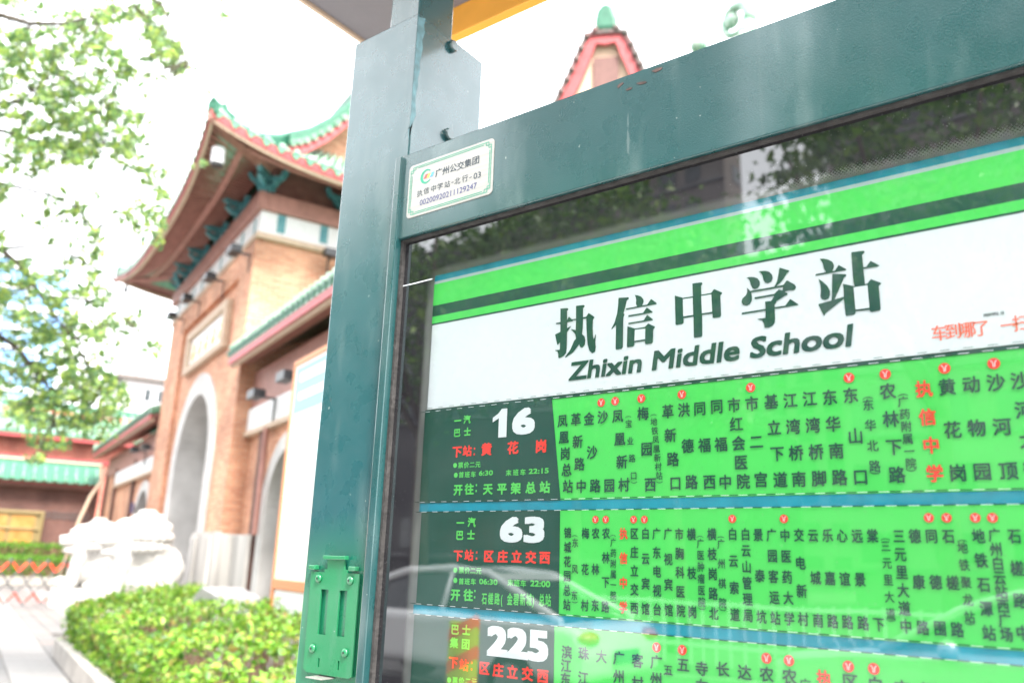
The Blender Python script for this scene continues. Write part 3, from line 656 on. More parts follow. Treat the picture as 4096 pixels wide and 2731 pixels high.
rad = mth('MULTIPLY', mth('SUBTRACT', 1.0, grad, clamp=True), .52)
frit = mth('LESS_THAN', dd, rad)
dif = n.nodes.new('ShaderNodeBsdfDiffuse'); dif.inputs[0].default_value = (.012, .012, .015, 1)
tr = n.nodes.new('ShaderNodeBsdfTransparent'); tr.inputs[0].default_value = (.93, .96, .95, 1)
mfr = n.nodes.new('ShaderNodeMixShader'); L.new(frit, mfr.inputs[0]); L.new(tr.outputs[0], mfr.inputs[1]); L.new(dif.outputs[0], mfr.inputs[2])
# dust film
dn = n.nodes.new('ShaderNodeTexNoise'); dn.inputs['Scale'].default_value = 14; dn.inputs['Detail'].default_value = 7; L.new(tc.outputs['Object'], dn.inputs['Vector'])
dust = mth('MULTIPLY', mth('SUBTRACT', dn.outputs[0], .38, clamp=True), .06)
sn = n.nodes.new('ShaderNodeTexVoronoi'); sn.inputs['Scale'].default_value = 140; L.new(tc.outputs['Object'], sn.inputs['Vector'])
spk = mth('MULTIPLY', mth('LESS_THAN', sn.outputs['Distance'], .07), .35)
dd2 = n.nodes.new('ShaderNodeBsdfDiffuse'); dd2.inputs[0].default_value = (.42, .42, .42, 1)
mdu = n.nodes.new('ShaderNodeMixShader'); L.new(mth('MAXIMUM', dust, spk), mdu.inputs[0]); L.new(mfr.outputs[0], mdu.inputs[1]); L.new(dd2.outputs[0], mdu.inputs[2])
gl = n.nodes.new('ShaderNodeBsdfGlossy'); gl.inputs['Roughness'].default_value = .012
fr = n.nodes.new('ShaderNodeFresnel'); gq = n.nodes.new('ShaderNodeNewGeometry'); L.new(mth('SUBTRACT', 1.5, mth('MULTIPLY', gq.outputs['Backfacing'], 1.5 - 1 / 1.5)), fr.inputs[0])
fac = mth('MULTIPLY', fr.outputs[0], 3.6, clamp=True)
bpn = n.nodes.new('ShaderNodeTexNoise'); bpn.inputs['Scale'].default_value = 5; bpn.inputs['Detail'].default_value = 1.5; L.new(tc.outputs['Object'], bpn.inputs['Vector'])
bp = n.nodes.new('ShaderNodeBump'); bp.inputs['Strength'].default_value = .08; bp.inputs['Distance'].default_value = .004; L.new(bpn.outputs[0], bp.inputs['Height']); L.new(bp.outputs[0], gl.inputs['Normal'])
mg = n.nodes.new('ShaderNodeMixShader'); L.new(fac, mg.inputs[0]); L.new(mdu.outputs[0], mg.inputs[1]); L.new(gl.outputs[0], mg.inputs[2])
ou = n.nodes.new('ShaderNodeOutputMaterial'); L.new(mg.outputs[0], ou.inputs[0])
g_ = MB(); g_.add([(gxl, .990, .52), (.768, .990, .52), (.768, .990, bz0 - .003), (gxl, .990, bz0 - .003)], [(0, 1, 2, 3)])
part(stop, 'glass_pane', g_, gm, recalc=False)

# nameplate
ZN = ZF((1580, 520), .2424); YN = .9735
c4 = [PP(*ZN(x, y), Y=YN) for x, y in ((245, 600), (1640, 135), (1600, 1050), (180, 1470))]
nx0 = (c4[0][0] + c4[3][0]) / 2; nx1 = (c4[1][0] + c4[2][0]) / 2; nz1 = (c4[0][1] + c4[1][1]) / 2; nz0 = (c4[2][1] + c4[3][1]) / 2
def rrect(x0, x1, z0, z1, r_, n_=5):
    out = []
    for cx, cz, a0 in ((x1 - r_, z1 - r_, 0), (x0 + r_, z1 - r_, 90), (x0 + r_, z0 + r_, 180), (x1 - r_, z0 + r_, 270)):
        out += [(cx + r_ * math.cos(R(a0 + 90 * i / n_)), cz + r_ * math.sin(R(a0 + 90 * i / n_))) for i in range(n_ + 1)]
    return out
b = MB(); b.prism(rrect(nx0, nx1, nz0, nz1, .008), YN, .9752); npl = part(stop, 'nameplate', b, M['plate'], bevel=.0005)
YL = YN - .0004
def NQ(x, y): return PP(*ZN(x, y), Y=YL)
b = MB()
def hl(x0, x1, z, t_=.0006): b.add([(x0, YL, z - t_), (x1, YL, z - t_), (x1, YL, z + t_), (x0, YL, z + t_)], [(0, 1, 2, 3)])
def vl(x, z0, z1, t_=.0006): b.add([(x - t_, YL - .0001, z0), (x + t_, YL - .0001, z0), (x + t_, YL - .0001, z1), (x - t_, YL - .0001, z1)], [(0, 1, 2, 3)])
i1, i2 = .0052, .0085
hl(nx0 + .017, nx1 - .017, nz1 - i1); hl(nx0 + .022, nx1 - .022, nz1 - i2); hl(nx0 + .017, nx1 - .017, nz0 + i1); hl(nx0 + .022, nx1 - .022, nz0 + i2)
vl(nx0 + i1, nz0 + .016, nz1 - .016); vl(nx0 + i2, nz0 + .021, nz1 - .021); vl(nx1 - i1, nz0 + .016, nz1 - .016); vl(nx1 - i2, nz0 + .021, nz1 - .021)
for sx in (0, 1):
    for sz in (0, 1):
        ax = (nx0, 1) if not sx else (nx1, -1); az = (nz0, 1) if not sz else (nz1, -1)
        for (u0, u1, v0, v1) in ((.011, .017, .0052, .011), (.0052, .011, .011, .016)):
            xa, xb = sorted((ax[0] + ax[1] * u0, ax[0] + ax[1] * u1)); za, zb = sorted((az[0] + az[1] * v0, az[0] + az[1] * v1))
            hl(xa, xb, za); hl(xa, xb, zb); vl(xa, za, zb); vl(xb, za, zb)
part(npl, 'green_border', b, M['plgreen'], recalc=False)
b = MB()
for ch, x, y in (('广', 722, 700), ('州', 840, 665), ('公', 962, 625), ('交', 1082, 590), ('集', 1205, 545), ('团', 1332, 500)):
    p_ = NQ(x, y); put(b, ch, p_[0], p_[1], .0172, .0165, YL, .012)
for ch, x, y in (('执', 408, 1045), ('信', 518, 1000), ('中', 635, 965), ('学', 742, 930), ('站', 862, 895), ('北', 1028, 840), ('行', 1155, 800)):
    p_ = NQ(x, y); put(b, ch, p_[0], p_[1], .0142, .0138, YL, .004)
for s, xa, xb, y in (('-', 928, 965, 875), ('-', 1225, 1265, 793)):
    p_ = NQ(xa, y); p2_ = NQ(xb, y); b.add([(p_[0], YL, p_[1]), (p2_[0], YL, p_[1]), (p2_[0], YL, p_[1] + .0011), (p_[0], YL, p_[1] + .0011)], [(0, 1, 2, 3)])
pa, pb = NQ(1295, 800), NQ(1412, 780); fit(b, '03', pa[0], pb[0], pb[1] - .000, pb[1] + .0112, YL, .008)
part(npl, 'black_lettering', b, M['ink'], recalc=False)
b = MB(); pa, pb = NQ(405, 1245), NQ(1345, 965); fit(b, '0020092021112' + '9247', pa[0], pb[0], (pa[1] + pb[1]) / 2, (pa[1] + pb[1]) / 2 + .0108, YL, .004)
part(npl, 'blue_number', b, M['inkblue'], recalc=False)
lc = NQ(515, 765); lr = .0140
b = MB(); a0, a1 = 48, 318; ns = 30
o_ = [(lc[0] + lr * math.cos(R(a0 + (a1 - a0) * i / ns)), lc[1] + lr * math.sin(R(a0 + (a1 - a0) * i / ns))) for i in range(ns + 1)]
i_ = [(lc[0] + .0012 + lr * (.80 - .12 * math.sin(math.pi * i / ns)) * math.cos(R(a0 + (a1 - a0) * i / ns)), lc[1] + lr * .78 * math.sin(R(a0 + (a1 - a0) * i / ns))) for i in range(ns + 1)]
b.add([(x, YL, z) for x, z in o_ + i_], [(i, i + 1, i + ns + 2, i + ns + 1) for i in range(ns)])
part(npl, 'green_ring_emblem', b, M['plgreen'], recalc=False)
for i, cl in enumerate(((.42, .10, .09), (.80, .50, .10), (.10, .35, .75))):
    b = MB(); x_ = lc[0] - .006 + i * .0072; b.add([(x_, YL, lc[1] - .004), (x_ + .0066, YL, lc[1] - .004), (x_ + .0106, YL, lc[1] + .0042), (x_ + .004, YL, lc[1] + .0042)], [(0, 1, 2, 3)])
    part(npl, 'emblem_bar', b, mat('emblem_colour', cl, rough=.5), recalc=False)

# plate holder on the post
ZH = ZF((1180, 2150), .3706)
def HQ(x, y): return PP(*ZH(x, y), Y=YF)
def hb(x0, y0, x1, y1): a, c_ = HQ(x0, y0), HQ(x1, y1); return a[0], c_[0], c_[1], a[1]
outer = [HQ(*p_) for p_ in ((205,362),(300,368),(350,370),(352,338),(380,338),(382,235),(562,243),(565,342),(590,346),(592,382),(650,384),(722,390),(638,1500),(610,1515),(330,1472),(150,1440),(118,1400))]
holes = [[HQ(*p_) for p_ in q_] for q_ in (((312,553),(393,558),(357,1045),(275,1035)), ((512,565),(597,570),(560,1067),(473,1058)), ((280,1293),(297,1295),(290,1390),(273,1388)), ((493,1323),(510,1326),(503,1423),(487,1421)))]
def cut_plate(name, outer, holes, y0, y1, material, parent):
    cu = bpy.data.curves.new(name, 'CURVE'); cu.dimensions = '2D'; cu.fill_mode = 'BOTH'; cu.extrude = (y1 - y0) / 2
    for lp in [outer] + holes:
        s_ = cu.splines.new('POLY'); s_.points.add(len(lp) - 1); s_.use_cyclic_u = True
        for p_, (x, z) in zip(s_.points, lp): p_.co = (x, z, 0, 1)
    to = bpy.data.objects.new(name, cu); COL.objects.link(to); bpy.context.view_layer.update()
    me = to.evaluated_get(bpy.context.evaluated_depsgraph_get()).to_mesh()
    mb = MB(); mb.add([(v.co.x, (y0 + y1) / 2 - v.co.z, v.co.y) for v in me.vertices], [tuple(p_.vertices) for p_ in me.polygons])
    to.to_mesh_clear(); bpy.data.objects.remove(to)
    return part(parent, name, mb, material, bevel=.0004)
hold = cut_plate('plate_holder', outer, holes, YF - .0062, YF - .0035, M['bracket'], stop)
x0, x1, z0, z1 = hb(365, 190, 600, 240); b = MB(); b.box(x0, x1, YF - .013, YF - .004, z0, z1); part(hold, 'top_clip', b, M['bracket'], bevel=.001)
for c_ in ((205, 292, 268, 345), (632, 308, 697, 362)):
    x0, x1, z0, z1 = hb(*c_); b = MB(); b.box(x0, x1, YF - .012, YF - .001, z0, z1); part(hold, 'hook', b, M['bracket'], bevel=.0015)
x0, x1, z0, z1 = hb(255, 1490, 428, 1520); b = MB(); b.box(x0, x1, YF - .028, YF, z0, z0 + .0018); part(hold, 'bottom_tab', b, M['plate'], bevel=.0004)
for c_ in ((293, 437), (634, 460), (227, 1188), (576, 1236)):
    p_ = HQ(*c_); b = MB(); b.tube([(p_[0], YF - .0065, p_[1]), (p_[0], YF - .0095, p_[1]), (p_[0], YF - .0112, p_[1])], [.0072, .0066, .0035], 14); rv = part(hold, 'rivet', b, M['bracket'], smooth=True)
    b = MB(); b.tube([(p_[0], YF - .0113, p_[1]), (p_[0], YF - .0118, p_[1])], .0018, 8); part(hold, 'rivet_hole', b, M['black'])

# peeling edge tape on the post's side, rust patches on the beam, a scratch on the printed border
def ragged(name, pts, fn, mt, thick_dir):
    b = MB(); v_ = [Vector(fn(*p_)) for p_ in pts]; n_ = len(v_); b.add([tuple(p_) for p_ in v_] + [tuple(p_ + thick_dir) for p_ in v_], [tuple(range(n_)), tuple(range(2 * n_ - 1, n_ - 1, -1))] + [(i, (i + 1) % n_, (i + 1) % n_ + n_, i + n_) for i in range(n_)])
    return part(stop, name, b, mt)
def side_pt(x, y):
    r = ray(x, y); t = (px1 + .0008) / r.x; return (px1 + .0008, r.y * t, 1.5 + r.z * t)
Zs = ZF((1100, 0), .5739); ed = []
for i in range(17):
    f_ = i / 16; x = 1050 - 95 * f_; y = 130 + 830 * f_; ed.append(Zs(x + random.uniform(-9, 12) - 30 * (f_ > .93), y))
lf = [Zs(999 - 68 * (1 - i / 8), 120 + 850 * (1 - i / 8)) for i in range(9)]
ragged('peeling_tape', ed + lf, side_pt, mat('worn_teal_tape', (.075, .17, .19), rough=.45, var=.3, vscale=60), Vector((.0006, 0, 0)))
def beam_pt(x, y): a = PP(x, y, Y=.9742); return (a[0], .9742, a[1])
Zr = ZF((2200, 0), .3827); rust = mat('rust', (.085, .055, .05), rough=.9, var=.4, vscale=80)
for poly in (((900,872),(940,858),(1000,850),(1012,862),(975,880),(930,886)), ((790,938),(830,915),(862,918),(840,938),(805,948)), ((1060,745),(1120,712),(1175,705),(1160,730),(1100,758)), ((700,905),(720,880),(760,862),(770,870),(735,900),(712,925))):
    ragged('rust_patch', [Zr(*p_) for p_ in poly], beam_pt, rust, Vector((0, .0007, 0)))
def gl_pt(x, y): a = PP(x, y, Y=.9892); return (a[0], .9892, a[1])
ragged('scratch_mark', [zA(132, 320), zA(250, 292), zA(400, 255), zA(402, 261), zA(255, 300), zA(135, 327)], gl_pt, M['pwhite'], Vector((0, .0005, 0)))
# canopy
r = ray(1225, 0); t = (3.0 - 1.5) / r.z; cxl = r.x * t
r = ray(1796, 45); t = (3.0 - 1.5) / r.z; cyf = r.y * t
b = MB(); b.box(cxl, 2.4, .72, cyf, 3.0, 3.06); cn = part(stop, 'canopy_roof', b, M['canopy'], bevel=.003)
b = MB(); b.box(-1.50, 2.43, cyf, cyf + .03, 2.912, 3.10); b.box(-1.50, 2.43, cyf + .03, cyf + .036, 2.945, 2.965); part(stop, 'far_fascia', b, M['orange'], bevel=.003)
b = MB(); b.box(cxl - .03, 2.43, .69, .719, 2.95, 3.10); part(stop, 'near_fascia', b, M['orange'], bevel=.003)
b = MB(); b.box(cxl - .012, cxl, .72, cyf, 2.99, 3.10); part(stop, 'side_trim', b, M['cream'])
for o in stop.children_recursive:
    if o.type == 'MESH' and any(k_ in o.name for k_ in ('stop_name', 'lettering', 'dashed_edge', 'caption', 'number', 'green_border', 'station_name')) and 'panel' not in o.name: o['kind'] = 'stuff'

# ------------------------------------------------------------------ ground, pavements, road
b = MB(); b.add([(-300, -300, -.03), (300, -300, -.03), (300, 300, -.03), (-300, 300, -.03)], [(0, 1, 2, 3)]); structure('ground', b, M['joint'])
b = MB(); b.box(-60, 40, -3.3, 3.0, -.02, .0); structure('sidewalk', b, M['sidewalk'])
b = MB(); b.add([(-200, -18, -.12), (200, -18, -.12), (200, -3.45, -.12), (-200, -3.45, -.12)], [(0, 1, 2, 3)])
b.v = [(x, y, -.026) for x, y, z in b.v]; structure('road', b, M['asphalt'])
b = MB(); b.box(-60, 60, -3.45, -3.3, -.03, .03); structure('kerb', b, M['kerb'])
b = MB()
for i in range(-20, 20): b.add([(i * 3, -6.95, -.022), (i * 3 + 1.6, -6.95, -.022), (i * 3 + 1.6, -6.83, -.022), (i * 3, -6.83, -.022)], [(0, 1, 2, 3)])
b.add([(-80, -10.3, -.022), (80, -10.3, -.022), (80, -10.18, -.022), (-80, -10.18, -.022)], [(0, 1, 2, 3)])
o = structure('lane_markings', b, M['line']); o['kind'] = 'structure'
# plaza: a bedding sheet with pavers laid along the facade
b = MB(); b.add([(-21.4, -9, -.012), (18, -9, -.012), (18, .2, -.012), (-21.4, .2, -.012)], [(0, 1, 2, 3)]); plaza = structure('plaza', b, M['joint'], 'G'); BASE[plaza.name] = Vector((0, 0, 0))
pm = {}
def paver_mesh(k, w_, d_):
    if (k, w_, d_) not in pm:
        b = MB(); b.box(0, w_ - .012, 0, d_ - .012, -.012, .0); me = mesh_of('paver', b, M[('pavea', 'paveb', 'pavec')[k]]); pm[(k, w_, d_)] = me
    return pm[(k, w_, d_)]
cells = []
Yv = -7.2
i = 0
while Yv < -.2:
    d_ = .6 if i % 4 == 1 else .3
    X = -21 + (i % 2) * .3
    while X < 10:
        if not (X > .2 and Yv > -3.3): cells.append((X, Yv, .6, d_, 2 if i % 4 == 1 else (0 if random.random() < .6 else 1)))
        X += .6
    Yv += d_; i += 1
vis = []
for c_ in cells:
    p_ = GW(c_[0] + .3, c_[1] + .15) - CAMP; dd_ = p_.dot(FW)
    u_ = 1176 + FPX / PX * p_.dot(RT) / dd_ if dd_ > 0 else -999; v_ = 784 - FPX / PX * p_.dot(UP) / dd_ if dd_ > 0 else 9999
    c_ += (dd_ if (-40 < u_ < 420 and 1250 < v_ < 1620) else 999 + dd_,); vis.append(c_)
vis.sort(key=lambda q: q[5])
rest = MB()
for n_, c_ in enumerate(vis):
    X, Yv, w_, d_, k_, _d = c_
    dz = random.uniform(-.003, .003)
    if n_ < 280 and _d < 900:
        o = bpy.data.objects.new('paver', paver_mesh(k_, w_, d_)); COL.objects.link(o); o.parent = plaza; o.location = (X, Yv, dz)
    else: rest.box(X, X + w_ - .012, Yv, Yv + d_ - .012, -.012, dz, 2 if k_ == 2 else k_)
o = part(plaza, 'far_pavers', rest, [M['pavea'], M['paveb'], M['pavec']], kind='stuff')

# ------------------------------------------------------------------ gatehouse
XL = -9.36; DEP = 5.8
gate = thing('gatehouse', 'orange brick gatehouse with a tall pale arch and upswept green tiled roof', 'gatehouse', (XL / 2, 2.9, 0), 'G')
def arch_wall(mb, x0, x1, ztop, cx, r_, spring, y0, y1, mi=0, seg=24):
    mb.box(x0, cx - r_, y0, y1, 0, ztop, mi); mb.box(cx + r_, x1, y0, y1, 0, ztop, mi)
    pts = [(cx + r_ * math.cos(math.pi * i / seg), spring + r_ * math.sin(math.pi * i / seg)) for i in range(seg + 1)]
    for i in range(seg):
        (xa, za), (xb, zb) = pts[i], pts[i + 1]
        mb.prism([(xb, zb), (xa, za), (xa, ztop), (xb, ztop)], y0, y1, 'y', mi)
def arch_ring(mb, cx, r0, r1, spring, y0, y1, mi=0, seg=28, z0=0):
    pts = [(math.cos(math.pi * i / seg), math.sin(math.pi * i / seg)) for i in range(seg + 1)]
    for i in range(seg):
        (ca, sa), (cb, sb) = pts[i], pts[i + 1]
        mb.prism([(cx + r0 * cb, spring + r0 * sb), (cx + r0 * ca, spring + r0 * sa), (cx + r1 * ca, spring + r1 * sa), (cx + r1 * cb, spring + r1 * sb)], y0, y1, 'y', mi)
    mb.box(cx - r1, cx - r0, y0, y1, z0, spring, mi); mb.box(cx + r0, cx + r1, y0, y1, z0, spring, mi)
AC, AR0, AR1, ASP = -4.42, 1.86, 2.44, 3.72
b = MB(); arch_wall(b, XL, 0, 9.3, AC, AR1 - .02, ASP, 0, .9); part(gate, 'front_wall', b, M['brick'])
b = MB(); b.box(-.9, 0, .9, DEP - .9, 0, 9.3); part(gate, 'side_wall', b, M['brick_side'])
b = MB(); b.box(XL, XL + .9, .9, DEP - .9, 0, 9.3); part(gate, 'side_wall', b, M['brick_side'])
b = MB(); arch_wall(b, XL, 0, 9.3, AC, AR1 - .02, ASP, DEP - .9, DEP); part(gate, 'rear_wall', b, M['brick'])
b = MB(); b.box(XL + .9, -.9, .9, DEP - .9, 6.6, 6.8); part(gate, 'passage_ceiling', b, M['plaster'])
b = MB(); arch_ring(b, AC, AR0, AR1, ASP, -.05, .92); part(gate, 'arch_surround', b, M['stone'], bevel=.015)
b = MB(); arch_ring(b, AC, AR0 + .01, AR1, ASP, DEP - .9, DEP + .05); part(gate, 'arch_surround', b, M['stone'])
# inner reveal with its impost line
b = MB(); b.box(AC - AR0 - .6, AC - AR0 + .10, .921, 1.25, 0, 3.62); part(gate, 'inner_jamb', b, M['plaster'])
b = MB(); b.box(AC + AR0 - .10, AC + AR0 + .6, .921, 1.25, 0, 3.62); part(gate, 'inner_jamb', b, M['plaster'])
# wrought iron gate leaves folded into the passage
for sx, x in ((1, AC - AR0 + .18), (-1, AC + AR0 - .18)):
    b = MB()
    for i in range(11):
        y = 1.3 + i * .16; b.tube([(x, y, .1), (x, y, 4.6 + .3 * math.sin(i / 10 * math.pi))], .02, 6)
    for z in (.15, 1.2, 1.5, 3.2, 3.5, 4.4): b.box(x - .02, x + .02, 1.28, 2.95, z, z + .06)
    for i in range(9):
        for z in (1.36, 3.36):
            b.tube([(x, 1.4 + i * .17 + .07 * math.cos(t), z + .07 * math.sin(t)) for t in [k_ * math.pi / 5 for k_ in range(11)]], .012, 4)
        b.tube([(x, 1.4 + i * .17 + .05 * math.cos(t), 2.3 + .3 * math.sin(t)) for t in [k_ * math.pi / 5 for k_ in range(11)]], .012, 4)
    part(gate, 'iron_gate_leaf', b, M['black'], kind='stuff')
# raised brick framing of the front
b = MB(); b.box(XL, -7.35, -.12, -.001, 0, 8.0); part(gate, 'brick_pilaster', b, M['brick'])
b = MB(); b.box(-1.15, 0, -.12, -.001, 0, 8.0); part(gate, 'brick_pilaster', b, M['brick'])
b = MB(); b.box(XL, 0, -.12, -.001, 8.0, 8.62); part(gate, 'brick_lintel', b, M['brick'])
# plaque
px_a, px_b, pz_a, pz_b = -6.46, -1.94, 6.42, 7.66
b = MB()
b.box(px_a, px_b, -.16, -.002, pz_b - .2, pz_b); b.box(px_a, px_b, -.16, -.002, pz_a, pz_a + .2); b.box(px_a, px_a + .3, -.16, -.002, pz_a + .2, pz_b - .2); b.box(px_b - .3, px_b, -.16, -.002, pz_a + .2, pz_b - .2)
part(gate, 'plaque_frame', b, M['cream'], bevel=.02)
b = MB(); b.box(px_a + .3, px_b - .3, -.05, -.003, pz_a + .2, pz_b - .2); pq = part(gate, 'name_plaque', b, M['poster'])
for i in range(5):      # worn gilt characters, too blurred to read in the photograph
    b = MB(); cx_ = px_a + .75 + i * .75; cz_ = (pz_a + pz_b) / 2
    for (u0, u1, v0, v1) in ((-.2, .2, .12, .17), (-.03, .03, -.28, .27), (-.16, .16, -.04, .01), (-.2, -.15, -.25, -.02), (.14, .19, -.25, .1)):
        jx = random.uniform(-.03, .03); b.box(cx_ + u0 + jx, cx_ + u1 + jx, -.07 - random.random() * .004, -.051, cz_ + v0, cz_ + v1)
    part(pq, 'gilt_character', b, M['gold'])
# plinth with stepped corner
b = MB(); b.box(-1.98, .28, -.27, -.13, 0, 1.92); b.box(.001, .28, -.13, .30, 0, 1.92)
b.box(-1.80, -1.30, -.33, -.271, 0, 1.86); b.box(-.45, .05, -.33, -.271, 0, 1.86); part(gate, 'stone_plinth', b, M['plinth'], bevel=.02)
b = MB(); b.box(XL - .28, AC - AR1, -.27, -.13, 0, 1.92); part(gate, 'stone_plinth', b, M['plinth'], bevel=.02)
b = MB(); b.box(-1.97, .27, -.26, -.125, 1.921, 1.96); part(gate, 'plinth_cap', b, M['plinth'], bevel=.02)
# entablature, four sides
def band(name, pr, z0, z1, mt, bev=0.):
    for q_ in ((XL - pr, pr, -pr, 0), (XL - pr, pr, DEP, DEP + pr)):
        b = MB(); b.box(q_[0], q_[1], q_[2], q_[3], z0, z1); part(gate, name, b, mt, bevel=bev)
    for q_ in ((0, pr, 0, DEP), (XL - pr, XL, 0, DEP)):
        b = MB(); b.box(q_[0], q_[1], q_[2], q_[3], z0, z1); part(gate, name, b, mt, bevel=bev)
band('stone_moulding', .16, 8.62, 8.76, M['cream'], .02)
band('white_frieze', .08, 8.761, 9.31, M['whitewash'])
band('brown_beam', .22, 9.311, 9.74, M['brown'], .02)
fr = MB()
for i in range(9): fr.box(XL + .4 + i * 1.06, XL + .55 + i * 1.06, -.088, -.081, 8.85, 9.25)
for i in range(6): fr.box(.081, .088, .3 + i * 1.05, .5 + i * 1.05, 8.85, 9.31)
part(gate, 'blue_frieze_mark', fr, M['tealp'], kind='stuff')
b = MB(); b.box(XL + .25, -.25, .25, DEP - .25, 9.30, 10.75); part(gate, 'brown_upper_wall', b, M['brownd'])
# bracket sets
def bracket_mesh():
    b = MB()
    b.prism([(-.13, 0), (.13, 0), (.22, .18), (-.22, .18)], -.16, .16, 'y')
    for (w_, z0, up) in ((.36, .18, .14), (.62, .40, .2)):
        prof = [(-w_, z0 + up), (-w_ + .10, z0 + up + .03), (-w_ + .2, z0 + .06), (w_ - .2, z0 + .06), (w_ - .10, z0 + up + .03), (w_, z0 + up), (w_ - .10, z0 + .02), (w_ - .26, z0 - .06), (-w_ + .26, z0 - .06), (-w_ + .10, z0 + .02)]
        b.prism([(x, z) for x, z in prof], -.09, .09, 'y')
    b.prism([(.22, .16), (-.30, .20), (-.52, .34), (-.5, .44), (-.3, .34), (.22, .34)], -.07, .07, 'x')
    b.prism([(.3, .40), (-.45, .46), (-.78, .62), (-.76, .74), (-.4, .58), (.3, .58)], -.07, .07, 'x')
    return b
bm_ = mesh_of('bracket', bracket_mesh(), M['tealp'])
def place_bracket(x, y, rz):
    o = bpy.data.objects.new('eave_bracket', bm_); COL.objects.link(o); o.parent = gate; base = BASE[gate.name]
    o.location = (x - base.x, y - base.y, 9.741); o.rotation_euler = (0, 0, rz); o.scale = (.82, .8, .95)
place_bracket(.02, -.02, math.pi / 4)
for x in (-2.1, -4.2, -6.3, -8.0): place_bracket(x, -.05, 0)
place_bracket(XL, 0, -math.pi / 4)
for y in (1.9, 3.9, 5.8): place_bracket(.05, y, math.pi / 2)

# swept eaves: rings of points from the eave edge up to the gable foot
OV = 1.62
def eave_pt(side, t):
    """t in 0..1 along a side; corners lift and kick outwards"""
    e = abs(2 * t - 1) ** 3.2; lift = .52 * e; kick = .22 * e
    z = 9.93 + lift
    if side == 0: return Vector((XL - OV + (XL * -1 + 2 * OV) * t, -OV - kick, z)) + Vector(((kick if t > .5 else -kick), 0, 0))
    if side == 1: return Vector((OV + kick, -OV + (DEP + 2 * OV) * t, z)) + Vector((0, (kick if t > .5 else -kick), 0))
    if side == 2: return Vector((OV - (-XL + 2 * OV) * t, DEP + OV + kick, z)) + Vector(((-kick if t > .5 else kick), 0, 0))
    return Vector((XL - OV - kick, DEP + OV - (DEP + 2 * OV) * t, z)) + Vector((0, (-kick if t > .5 else kick), 0))
def top_pt(side, t):
    y0_, y1_, x0_, x1_, z = .45, DEP - .45, XL + .1, -.1, 11.15
    if side == 0: return Vector((x0_ + (x1_ - x0_) * t, y0_, z))
    if side == 1: return Vector((x1_, y0_ + (y1_ - y0_) * t, z))
    if side == 2: return Vector((x1_ + (x0_ - x1_) * t, y1_, z))
    return Vector((x0_, y1_ + (y0_ - y1_) * t, z))
def roof_pt(side, t, s):     # s 0 at the eave, 1 at the top, sagging between
    a, c_ = eave_pt(side, t), top_pt(side, t); p_ = a.lerp(c_, s); p_.z -= .28 * math.sin(math.pi * s) * (1 + .6 * abs(2 * t - 1)); return p_
